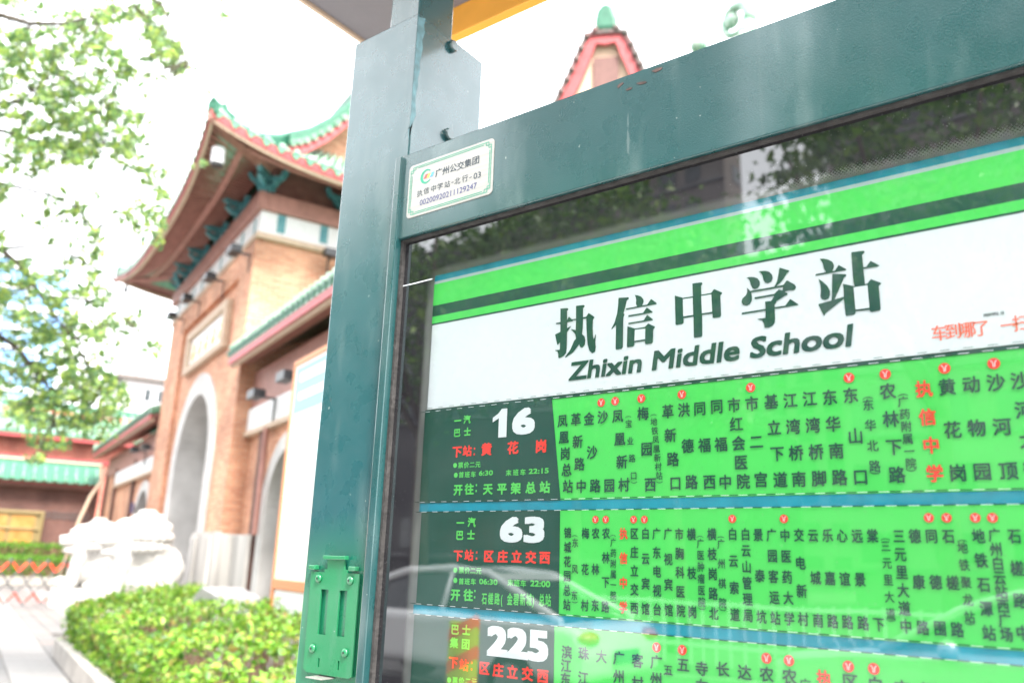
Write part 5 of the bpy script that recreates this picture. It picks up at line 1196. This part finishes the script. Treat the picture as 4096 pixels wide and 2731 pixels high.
# ------------------------------------------------------------------ marble lions
def lion_mesh():
    b = MB()
    def E(x, y, z, a, c_, d_): b.ell((x, y, z), (a, c_, d_), 14, 10)
    for s_ in (-1, 1):
        E(.24 * s_, .30, .34, .20, .36, .33); E(.30 * s_, -.02, .10, .13, .26, .10)
        b.tube([(.21 * s_, -.28, 1.0), (.23 * s_, -.46, .62), (.22 * s_, -.50, .14)], [.20, .17, .15], 10); E(.22 * s_, -.60, .10, .16, .22, .11)
        E(.14 * s_, -.64, 1.52, .10, .09, .07); E(.33 * s_, -.26, 1.66, .07, .11, .10); E(.12 * s_, -.86, 1.22, .10, .09, .09)
        for k_ in range(3): E((.22 + .05 * (k_ - 1)) * s_, -.76, .07, .035, .06, .05)
    b.ell((.22, -.78, .17), .17, 14, 10)
    E(0, .36, .45, .36, .40, .40); E(0, .12, .75, .34, .40, .55); E(0, -.14, .95, .33, .34, .42); E(0, -.08, 1.30, .38, .38, .40)
    E(0, -.36, 1.36, .36, .38, .37); E(0, -.68, 1.26, .25, .26, .18); E(0, -.62, 1.00, .20, .24, .085); E(0, -.90, 1.34, .10, .07, .07); E(0, -.42, 1.10, .28, .26, .2); E(0, -.30, .80, .36, .32, .45); E(0, -.05, .52, .34, .45, .42); E(0, .10, 1.02, .48, .50, .42); E(0, .22, .70, .44, .48, .55); E(0, -.25, 1.0, .44, .40, .35)
    E(0, -.42, .95, .16, .12, .12); E(0, -.06, 1.06, .42, .42, .34); E(0, .12, .92, .40, .44, .40)
    for row, (el, n_) in enumerate(((75, 5), (52, 9), (28, 12), (4, 13), (-20, 13))):
        for i in range(n_):
            az = R(-20 + 220 * i / (n_ - 1)) if n_ > 1 else 0
            e_ = R(el); rr = .53
            x = rr * math.cos(e_) * math.cos(az); y = -.06 + rr * math.cos(e_) * math.sin(az); z = 1.30 + .52 * math.sin(e_)
            if y < -.30 and el > 0: continue
            b.ell((x, y, z), .12, 8, 6)
    E(0, .42, .62, .38, .42, .42); E(0, .30, .85, .36, .38, .42); b.tube([(0, .74, .4), (0, .78, .7), (0, .66, .98), (0, .52, 1.15)], [.08, .1, .1, .06], 8)
    return b
def solid(name, mb, material, vox=.03, sm_=2):
    me = mesh_of(name, mb, material); o = bpy.data.objects.new(name, me); COL.objects.link(o)
    m_ = o.modifiers.new('r', 'REMESH'); m_.mode = 'VOXEL'; m_.voxel_size = vox
    s_ = o.modifiers.new('s', 'SMOOTH'); s_.iterations = sm_; s_.factor = .5
    bpy.context.view_layer.update()
    me2 = bpy.data.meshes.new_from_object(o.evaluated_get(bpy.context.evaluated_depsgraph_get())); bpy.data.objects.remove(o)
    me2.materials.clear(); me2.materials.append(material); me2.polygons.foreach_set('use_smooth', [True] * len(me2.polygons)); return me2
lm = solid('lion_body', lion_mesh(), M['marble'], .028, 2)
def lion(X, Y_, label, turn=0.):
    t = thing('stone_lion', label, 'statue', (X, Y_, 0), 'G', 'marble lions guarding the arch', rz=turn)
    o = link_mesh('lion_body', lm, t); o.location = (0, 0, .46)
    b = MB(); b.box(-.48, .48, -1.0, .9, 0, .36); b.box(-.44, .44, -.95, .85, .361, .47); me = mesh_of('pedestal', b, M['marble']); o = bpy.data.objects.new('pedestal', me); COL.objects.link(o); o.parent = t
    bv = o.modifiers.new('bevel', 'BEVEL'); bv.width = .03; bv.segments = 2
lion(-1.1, -1.38, 'nearer white marble lion, right one of the pair before the arch')
lion(-7.7, -1.50, 'farther white marble lion, left one of the pair, beside the barrier')

# folding barrier with red and white bars
fb = thing('folding_barrier', 'grey expanding lattice barrier with red reflective bars across the plaza', 'barrier', (-7.6, -4, 0), 'G')
yA, yB = -7.4, -.9; nb_ = 15; st = (yB - yA) / nb_
def bx_(y): return -7.3 + (y - yA) * -.10
for i in range(-1, nb_):
    for s_ in (-1, 1):
        y0_ = yA + i * st; y1_ = y0_ + st * 2
        if y0_ < yA - .01 or y1_ > yB + .01: 
            continue
        za, zb = (.06, 1.18) if s_ > 0 else (1.18, .06)
        off = .02 * s_
        b = MB(); P0 = Vector((bx_(y0_) + off, y0_, za)); P1 = Vector((bx_(y1_) + off, y1_, zb)); L_ = P1 - P0
        b.tube([P0 + L_ * .27, P0 + L_ * .73], .024, 6, 0); b.tube([P0 + L_ * .06, P0 + L_ * .26], .030, 6, 1); b.tube([P0 + L_ * .74, P1 - L_ * .06], .030, 6, 1); b.tube([P0, P0 + L_ * .06], .020, 6, 0); b.tube([P1 - L_ * .06, P1], .020, 6, 0)
        part(fb, 'lattice_bar', b, [M['greyp'], M['red']])
for i in range(nb_ + 1):
    y = yA + i * st
    b = MB(); b.ell((bx_(y), y, 1.19), (.04, .04, .03), 8, 5); part(fb, 'pivot_cap', b, M['greyp'], smooth=True)
for y in (yA, yB):
    b = MB(); b.tube([(bx_(y), y, 0), (bx_(y), y, 1.22)], .028, 8); part(fb, 'end_post', b, M['greyp'])

# ------------------------------------------------------------------ near hedge in its kerbed bed
hg = thing('leafy_hedge', 'yellow green leafy hedge with loose shoots in the kerbed bed', 'hedge', (6, -1.8, 0), 'G')
base = BASE[hg.name]
def in_bed(X, Y_):      # footprint: far edge runs slantwise from the kerb corner to the plinth
    return (Y_ > -3.26) & (Y_ < -.55) & (X < 14.2) & (X > .35 + (-Y_ - .7) * 1.55)
def top_h(X, Y_):
    h = .84 + .07 * np.sin(X * 2.3 + Y_ * 1.7) + .05 * np.sin(X * 5.1 - Y_ * 4.3)
    edge = np.clip((Y_ + 3.24) / .8, 0, 1); e2 = np.clip((X - (.35 + (-Y_ - .7) * 1.55)) / .5, 0, 1); return h * (.85 + .15 * np.sqrt(edge)) * (.92 + .08 * np.sqrt(e2))
def cloud(n_, x0, x1, mode):
    X = rng.uniform(x0, x1, n_); Y_ = rng.uniform(-3.26, -.5, n_)
    if mode == 'side': Y_ = -3.20 + np.abs(rng.normal(0, .10, n_))
    if mode == 'end': X = .35 + (-Y_ - .7) * 1.55 + np.abs(rng.normal(0, .1, n_))
    H = top_h(X, Y_)
    Z = H - np.abs(rng.normal(0, .07, n_)) + .02
    if mode != 'top': Z = .20 + (H - .18) * rng.uniform(0, 1, n_); 
    k_ = in_bed(X, Y_)
    # clumps: drop leaves where a noise field is low, so dark gaps open between shoots
    cl = np.array([mn.noise(Vector((a * 4.2, b_ * 4.2, c_ * 4.2))) for a, b_, c_ in zip(X, Y_, Z)])
    k_ &= (cl > np.where(Y_ < -2.0, -.02, -.14)) | (rng.uniform(size=n_) < .15)
    return np.stack([X, Y_, Z], 1)[k_]
pts = np.concatenate([cloud(15000, .5, 6.5, 'top'), cloud(15000, 6.5, 14.2, 'top'), cloud(6500, 4, 14, 'side'), cloud(1600, .5, 5, 'end')])
me = leaf_mesh('foliage', pts - np.array(base), .062, M['hedge'], up=.35, size_var=.3); link_mesh('foliage', me, hg, 'stuff')
# single tall shoots
sp_ = []
st_ = MB()
for k_ in range(46):
    X = rng.uniform(1.2, 12.5); Y_ = rng.uniform(-2.9, -.7)
    if not bool(in_bed(np.array(X), np.array(Y_))): continue
    h = float(top_h(np.array(X), np.array(Y_))); hh = h + rng.uniform(.06, .20); dx, dy = rng.normal(0, .03, 2)
    st_.tube([(X, Y_, h - .2), (X + dx, Y_ + dy, hh)], .004, 4)
    for j in range(7): f_ = .4 + .6 * j / 6; sp_.append((X + dx * f_ + rng.normal(0, .02), Y_ + dy * f_ + rng.normal(0, .02), h - .2 + (hh - h + .2) * f_))
me = leaf_mesh('shoot_leaves', np.array(sp_) - np.array(base), .06, M['hedge'], up=.1); link_mesh('shoot_leaves', me, hg, 'stuff')
part(hg, 'shoots', st_, M['stem'], kind='stuff')
tw = MB()
for k_ in range(900):
    X = rng.uniform(.6, 13.8); Y_ = rng.uniform(-3.05, -.6)
    if not bool(in_bed(np.array(X), np.array(Y_))): continue
    h = float(top_h(np.array(X), np.array(Y_))); a = rng.normal(0, .12, 2)
    tw.tube([(X, Y_, .02), (X + a[0] * .5, Y_ + a[1] * .5, h * .5), (X + a[0], Y_ + a[1], h * .92)], [.009, .006, .003], 3, cap=False)
part(hg, 'twigs', tw, M['stem'], kind='stuff')
b = MB(); b.add([(.9, -.6, .10), (14.2, -.6, .10), (14.2, -3.05, .10), (4.1, -3.05, .10)], [(0, 1, 2, 3)]); structure('flower_bed_soil', b, M['soil'], 'G')
kb = thing('bed_kerb', 'grey granite kerb round the leafy hedge bed beside the plaza pavers', 'kerb', (6, -3.2, 0), 'G')
X = 4.22
while X < 14:
    b = MB(); b.box(X, X + .98, -3.30, -3.15, 0, .26); part(kb, 'kerb_stone', b, M['kerb'], bevel=.012); X += .99
dx, dy = (.6 - 4.22), (-.72 + 3.22); Ln = math.hypot(dx, dy); ux_, uy_ = dx / Ln, dy / Ln
for i in range(int(Ln)):
    b = MB(); a_ = Vector((4.2 + ux_ * (i + .02), -3.22 + uy_ * (i + .02), 0)); c_ = a_ + Vector((ux_, uy_, 0)) * .96; s_ = Vector((-uy_, ux_, 0)) * .075
    q_ = [a_ + s_, c_ + s_, c_ - s_, a_ - s_]; b.add(q_ + [p_ + Vector((0, 0, .26)) for p_ in q_], [(3, 2, 1, 0), (4, 5, 6, 7), (0, 1, 5, 4), (1, 2, 6, 5), (2, 3, 7, 6), (3, 0, 4, 7)]); part(kb, 'kerb_stone', b, M['kerb'], bevel=.012)
# sloping marble tablet among the leaves
tb = thing('marble_tablet', 'slanted white marble tablet set in the leafy hedge', 'tablet', (6.1, -1.35, 0), 'G')
b = MB(); b.prism([(5.0, 0), (6.95, 0), (6.95, .98), (6.0, 1.06), (5.0, .72)], -1.75, -1.20, 'y')
part(tb, 'marble_block', b, mat('grey_white_tablet', (.30, .30, .31), rough=.4, var=.15, vscale=6), bevel=.015)

# ------------------------------------------------------------------ overhanging tree, upper left
tree = thing('street_tree', 'overhanging tree with loose bright green leaves against the white sky', 'tree', (-10.5, -.5, 0))
def wpt(x, y, d): return CAMP + ray(x * PX, y * PX) * d
TB = Vector((-9.9, .2, 0)); BASE[tree.name] = Vector((-9.9, .2, 0)); tree.location = TB
tr_top = Vector((-9.5, .6, 4.6))
b = MB(); b.tube([TB, TB + Vector((.05, .05, 1.2)), TB + Vector((.1, .2, 2.8)), tr_top, tr_top + Vector((.1, .5, 2.2))], [.26, .21, .18, .16, .10], 12); part(tree, 'trunk', b, M['bark'], smooth=True)
limbs = [([(-330, 60), (-120, 25), (0, 35), (70, 55), (150, 55), (250, 28), (335, 8)], 9.2, .05),
 ([(-330, 330), (-120, 260), (0, 238), (50, 232), (90, 195), (130, 150)], 9.6, .04),
 ([(-350, 420), (-150, 330), (0, 300), (80, 322), (150, 348), (240, 330), (300, 360)], 9.9, .04),
 ([(-350, 640), (-150, 560), (0, 572), (50, 612), (95, 680), (125, 725), (155, 760), (200, 800)], 9.4, .05),
 ([(-100, 40), (60, -40), (260, -60), (370, 10), (410, 90), (440, 170)], 9.0, .03),
 ([(-200, 300), (0, 420), (120, 450), (180, 480), (230, 560)], 9.8, .025),
 ([(0, 572), (120, 560), (260, 640), (330, 780)], 9.5, .02),
 ([(-100, 700), (40, 800), (120, 900), (130, 1000)], 9.3, .03), ([(95, 680), (200, 690), (290, 730), (345, 795)], 9.4, .015), ([(155, 760), (210, 850), (250, 930)], 9.4, .015)]
for i, (pts, d, r0) in enumerate(limbs):
    W_ = [wpt(x, y, d + .25 * math.sin(j * 1.3 + i)) for j, (x, y) in enumerate(pts)]
    if i in (0, 1, 2, 3): W_ = [tr_top + Vector((0, 0, (.2, .5, 0, -.6)[i]))] + W_
    n_ = len(W_); b = MB(); b.tube(W_, [max(.006, r0 * (1 - j / (n_ - 1)) + .004) for j in range(n_)], 7); part(tree, 'limb', b, M['bark'], smooth=True)
CL = [(30,15,60,20,1),(200,40,95,22,1),(130,100,120,45,1),(60,135,85,55,.9),(345,50,40,55,1.3),(375,125,38,60,1.5),(415,150,22,30,1.2),(240,150,65,50,.8),(200,235,90,60,1),(60,260,65,45,.7),(130,325,115,50,1.1),
 (270,290,60,50,1.2),(300,355,50,38,1),(55,370,60,40,1),(200,360,70,30,.8),(345,400,36,32,.9),(372,455,25,35,.9),(345,520,35,45,1.2),(300,480,30,30,1),(180,490,25,35,1),(205,560,22,45,1.2),(120,470,25,20,.6),(150,570,35,40,.4),
 (40,620,55,35,.7),(130,650,90,40,.35),(210,600,15,45,1.2),(60,700,70,45,.9),(190,700,75,45,.45),(230,690,25,30,.8),(290,730,40,25,.7),(345,800,25,12,1.6),(120,770,95,45,.8),(240,760,45,40,.8),(45,860,60,40,1),(130,870,75,45,.8),
 (215,850,50,45,.9),(250,910,45,50,1.5),(160,930,90,38,1.3),(60,950,60,38,1.1),(200,985,65,28,1.2),(115,1010,50,24,1.1),(92,1045,24,22,.9),(130,760,40,150,.3),(480,210,8,12,.5),(515,30,10,30,.5),(525,100,5,10,.5),(455,375,12,10,1),(500,5,12,6,1),(260,20,60,25,.8),
 (430,320,14,10,.5),(100,185,120,30,.6),(-60,200,80,180,.5),(-80,600,90,260,.5),(-60,900,60,120,.5),(150,210,150,160,.28),(110,400,130,120,.22),(120,850,140,130,.3),(300,200,60,60,.25)]
lp = []; tips = []
for cx_, cy_, rx, ry, dn in CL:
    n_ = int(rx * ry * dn * .10)
    nc = max(2, n_ // 9)
    cc = [(cx_ + rx * a * math.cos(t), cy_ + ry * a * math.sin(t), 9.4 + rng.normal(0, .45)) for a, t in zip(np.sqrt(rng.uniform(0, 1, nc)), rng.uniform(0, 6.28, nc))]
    tips += cc
    for k_ in range(n_):
        a = cc[rng.integers(nc)]; p_ = wpt(a[0] + rng.normal(0, 8), a[1] + rng.normal(0, 6), a[2] + rng.normal(0, .06)); lp.append(tuple(p_ - TB))
LP = [wpt(x + (x2 - x) * f_ , y + (y2 - y) * f_, d) for pts, d, r0 in limbs for (x, y), (x2, y2) in zip(pts[:-1], pts[1:]) for f_ in (0, .33, .66)]
tw = MB()
for a in tips:
    e_ = wpt(*a); s_ = min(LP, key=lambda q: (q - e_).length + (0 if q.z > e_.z - .2 else .6)); L_ = (e_ - s_).length
    if L_ < 1.6 and random.random() < .45: tw.tube([s_, s_.lerp(e_, .5) + Vector((0, 0, .10 * L_)), e_, e_ + (e_ - s_) * .12 - Vector((0, 0, .08))], [.006, .004, .003, .0015], 4, cap=False)
part(tree, 'twigs', tw, M['bark'], kind='stuff')
me = leaf_mesh('leaf_crown', np.array(lp), .077, M['leaf'], up=.15, size_var=.3); link_mesh('leaf_crown', me, tree, 'stuff')

# ------------------------------------------------------------------ the street behind the photographer (seen in the glass)
def street_tree(x, y, h, r_, label, n_=5200, first=[None]):
    t = thing('street_tree', label, 'tree', (x, y, 0), group='trees along the far kerb')
    if first[0] is None:
        b = MB(); b.tube([(x, y, 0), (x + .05, y, 1.4), (x - .05, y + .05, 3.0), (x, y, 4.4)], [.2, .16, .14, .10], 10); tk = part(t, 'trunk', b, M['bark'], smooth=True)
        b = MB()
        for k_ in range(9):
            a = k_ * 2.4; e_ = Vector((math.cos(a) * 2.0, math.sin(a) * 2.0, 5.6 + (k_ % 3) * .7)); b.tube([(x, y, 3.0 + .12 * k_), (x + e_.x * .5, y + e_.y * .5, 4.6), (x + e_.x, y + e_.y, e_.z)], [.08, .05, .02], 6)
        part(t, 'limbs', b, M['bark'], smooth=True, kind='stuff')
        cs = rng.normal(0, 1, (60, 3)); cs /= np.linalg.norm(cs, axis=1)[:, None]; cs *= (rng.uniform(.25, 1, (60, 1)) ** .5) * np.array([2.6, 2.6, 1.9]); cs[:, 2] += 6.0
        pt = cs[rng.integers(60, size=n_)] + rng.normal(0, .38, (n_, 3)); me = leaf_mesh('crown', pt, .15, M['leafd'], up=.3); link_mesh('crown', me, t, 'stuff')
        first[0] = [(c_.data, c_.name.split('.')[0], c_.get('kind')) for c_ in t.children]
    else:
        for me, nm, kd in first[0]: link_mesh(nm, me, t, kd)
        s_ = h / 8.0; t.scale = (s_ * r_, s_ * r_, s_); t.rotation_euler = (0, 0, x * 1.7)
for i, (x, y, h, r_, lb) in enumerate(((-7.4, -13.2, 8.6, 1, 'leafy street tree beyond the far kerb, mirrored left of the dark tower'), (-14.5, -13.5, 11, 1, 'tall street tree beyond the far kerb, farthest left in the mirror glass'), (-2.3, -11.9, 10.4, .85, 'street tree in front of the tan slab block in the mirror glass'),
   (6.2, -12.5, 8.4, 1.1, 'street tree at the right end of the far kerb'), (-19.0, -13.0, 8.8, 1.1, 'street tree beside the end of the guard rail'), (-12.0, -16.5, 12.5, .95, 'big street tree rising between the tower and the kerb'))):
    street_tree(x, y, h, r_, lb)
def tower(name, label, x0, x1, y0, y1, h, mt, fl=3.1, wn=2.4, sill=.9, wh=1.5, faces='n'):
    t = thing(name, label, 'tower', ((x0 + x1) / 2, (y0 + y1) / 2, 0)); b = MB(); b.box(x0, x1, y0, y1, 0, h); part(t, 'tower_body', b, mt)
    b = MB(); g2 = MB(); n_ = int((x1 - x0) / wn)
    for k_ in range(int(h / fl) - 1):
        z = k_ * fl + sill + fl * .4
        b.box(x0 - .1, x1 + .1, y1, y1 + .25, z - .5, z - .3)
        for i in range(n_):
            x = x0 + .4 + i * wn; g2.box(x, x + wn * .62, y1 + .001, y1 + .06, z, z + wh)
        for i in range(int((y1 - y0) / wn)):
            y = y0 + .4 + i * wn; g2.box(x1 + .001, x1 + .06, y, y + wn * .62, z, z + wh); g2.box(x0 - .06, x0 - .001, y, y + wn * .62, z, z + wh)
    part(t, 'floor_bands', b, M['greyp'], kind='stuff'); part(t, 'window_panes', g2, M['glassdark'], kind='stuff')
    return t
tower('apartment_tower', 'dark apartment tower with rows of windows across the street', -47, -23.8, -61, -57.5, 64, M['concrete'])
tower('slab_block', 'tan concrete slab block across the street behind the trees', -12.2, 16, -52, -44, 42, M['concrete'], fl=3.4, wn=3.4)
tower('sky_gap_filler_block', 'mid rise block added to close the reflected sky gap behind the street trees', -42, -4, -110, -98, 42, M['concrete'], fl=3.6, wn=3.2)  # added to block low sky from the glass between tower and slab
tower('low_shop_block', 'grey shop block across the street below the dark tower', -70, -13.5, -40, -30, 8, M['concreted'], fl=3.2)
tower('added_dark_block', 'dark block added left of the apartment tower to hide reflected sky', -90, -27, -49, -42, 25, M['concreted'], fl=3.2)  # added so the glass border mirrors something dark instead of bright sky
# guard rail in the middle of the road
rl = thing('road_guard_rail', 'white painted guard rail along the middle of the road', 'railing', (-4, -10.8, 0))
b = MB()
for z in (.35, 1.0): b.box(-22, 12, -10.82, -10.78, z, z + .05)
part(rl, 'rail', b, M['white'])
for i in range(150):
    x = -21.9 + i * .227; b = MB(); b.box(x, x + .03, -10.815, -10.785, .08, 1.08); part(rl, 'bar', b, M['white'])
# cars
def car(label, paint, x, y, rz=0):
    t = thing('parked_car', label, 'car', (x, y, 0), group='cars waiting in the road'); BASE[t.name] = Vector((0, 0, 0)); t.rotation_euler = (0, 0, rz)
    low = [(-2.25, .38), (-2.3, .62), (-2.22, .86), (-1.5, .95), (-1.0, .98), (1.0, .98), (1.7, .98), (2.2, .92), (2.32, .70), (2.28, .38)]
    b = MB(); b.prism(low, -.88, .88, 'y'); part(t, 'body', b, paint, bevel=.11, smooth=False, segs=4)
    def cab(pts, w0, w1, mb, mi=0, z0=.93, z1=1.43):
        vs = []
        for (xx, zz) in pts:
            f_ = (zz - z0) / (z1 - z0); w_ = w0 + (w1 - w0) * f_; vs += [(xx, -w_, zz), (xx, w_, zz)]
        n_ = len(pts); fs = [(2 * i, 2 * ((i + 1) % n_), 2 * ((i + 1) % n_) + 1, 2 * i + 1) for i in range(n_)] + [tuple(2 * i for i in range(n_))[::-1], tuple(2 * i + 1 for i in range(n_))]
        mb.add(vs, fs, mi)
    prof_ = [(-1.35, .93), (-.75, 1.28), (-.35, 1.40), (.3, 1.44), (.9, 1.40), (1.35, 1.22), (1.95, .95)]
    b = MB(); cab(prof_, .80, .60, b); part(t, 'windows', b, M['glassdark'])
    b = MB(); b.tube([(-1.38, -.80, .95), (-.76, -.69, 1.29), (-.35, -.63, 1.42), (.3, -.61, 1.46), (.9, -.63, 1.42), (1.36, -.70, 1.23), (1.97, -.80, .96)], .045, 6); b.tube([(-1.38, .80, .95), (-.76, .69, 1.29), (-.35, .63, 1.42), (.3, .61, 1.46), (.9, .63, 1.42), (1.36, .70, 1.23), (1.97, .80, .96)], .045, 6); b.tube([(.35, .62, 1.44), (.35, .82, .95)], .035, 5); b.tube([(.35, -.62, 1.44), (.35, -.82, .95)], .035, 5); part(t, 'roof_pillars', b, paint, smooth=True)
    b = MB(); b.prism([(-.6, 1.36), (-.35, 1.425), (.3, 1.465), (.9, 1.425), (1.1, 1.36)], -.61, .61, 'y'); part(t, 'roof_panel', b, paint, bevel=.03)
    for xx in (-1.45, 1.42):
        for s_ in (-1, 1):
            b = MB(); b.tube([(xx, s_ * .70, .32), (xx, s_ * .90, .32)], .32, 22); wl_ = part(t, 'wheel', b, M['tyre']); b = MB(); b.tube([(xx, s_ * .899, .32), (xx, s_ * .915, .32)], .20, 16); part(wl_, 'rim', b, M['rim'])
    for s_ in (-1, 1):
        b = MB(); b.ell((-2.2, s_ * .66, .74), (.14, .2, .08), 10, 6); part(t, 'headlight', b, M['lampw'], smooth=True)
        b = MB(); b.ell((2.24, s_ * .66, .80), (.1, .2, .08), 10, 6); part(t, 'tail_light', b, M['lampred'], smooth=True)
        b = MB(); b.ell((-.85, s_ * .98, 1.0), (.09, .12, .08), 8, 6); part(t, 'mirror', b, paint, smooth=True)
    b = MB(); b.box(2.33, 2.345, -.25, .25, .55, .68); part(t, 'number_plate', b, M['inkblue'])
    t.location = (x, y, -.026); return t
car('white saloon car waiting in the nearer lane of the road', M['carw'], -7.0, -6.4)
car('silver saloon car ahead of the white one in the road', M['cars'], -.5, -6.5)
car('white hatchback in the far lane beyond the guard rail', M['carw'], -13.3, -8.9, math.pi)
# striped bollard near the kerb
bo = thing('striped_bollard', 'lime and orange striped traffic bollard by the street kerb', 'bollard', (-3.95, -2.75, 0))
b = MB(); zb_ = 0; b.tube([(-3.95, -2.75, 0), (-3.95, -2.75, 1.1)], .105, 20); part(bo, 'bollard_post', b, M['lime'])
for k_ in range(5):
    b = MB(); vs = []; ns = 20
    for i in range(ns + 1):
        a = 2 * math.pi * i / ns; z = .08 + k_ * .21 + .16 * abs(((i / ns * 2) % 2) - 1) ; vs += [(-3.95 + .107 * math.cos(a), -2.75 + .107 * math.sin(a), z), (-3.95 + .107 * math.cos(a), -2.75 + .107 * math.sin(a), z + .085)]
    b.add(vs, [(2 * i, 2 * i + 2, 2 * i + 3, 2 * i + 1) for i in range(ns)]); part(bo, 'orange_stripe', b, M['strorange'], recalc=False)
bpy.data.objects.remove(_to)
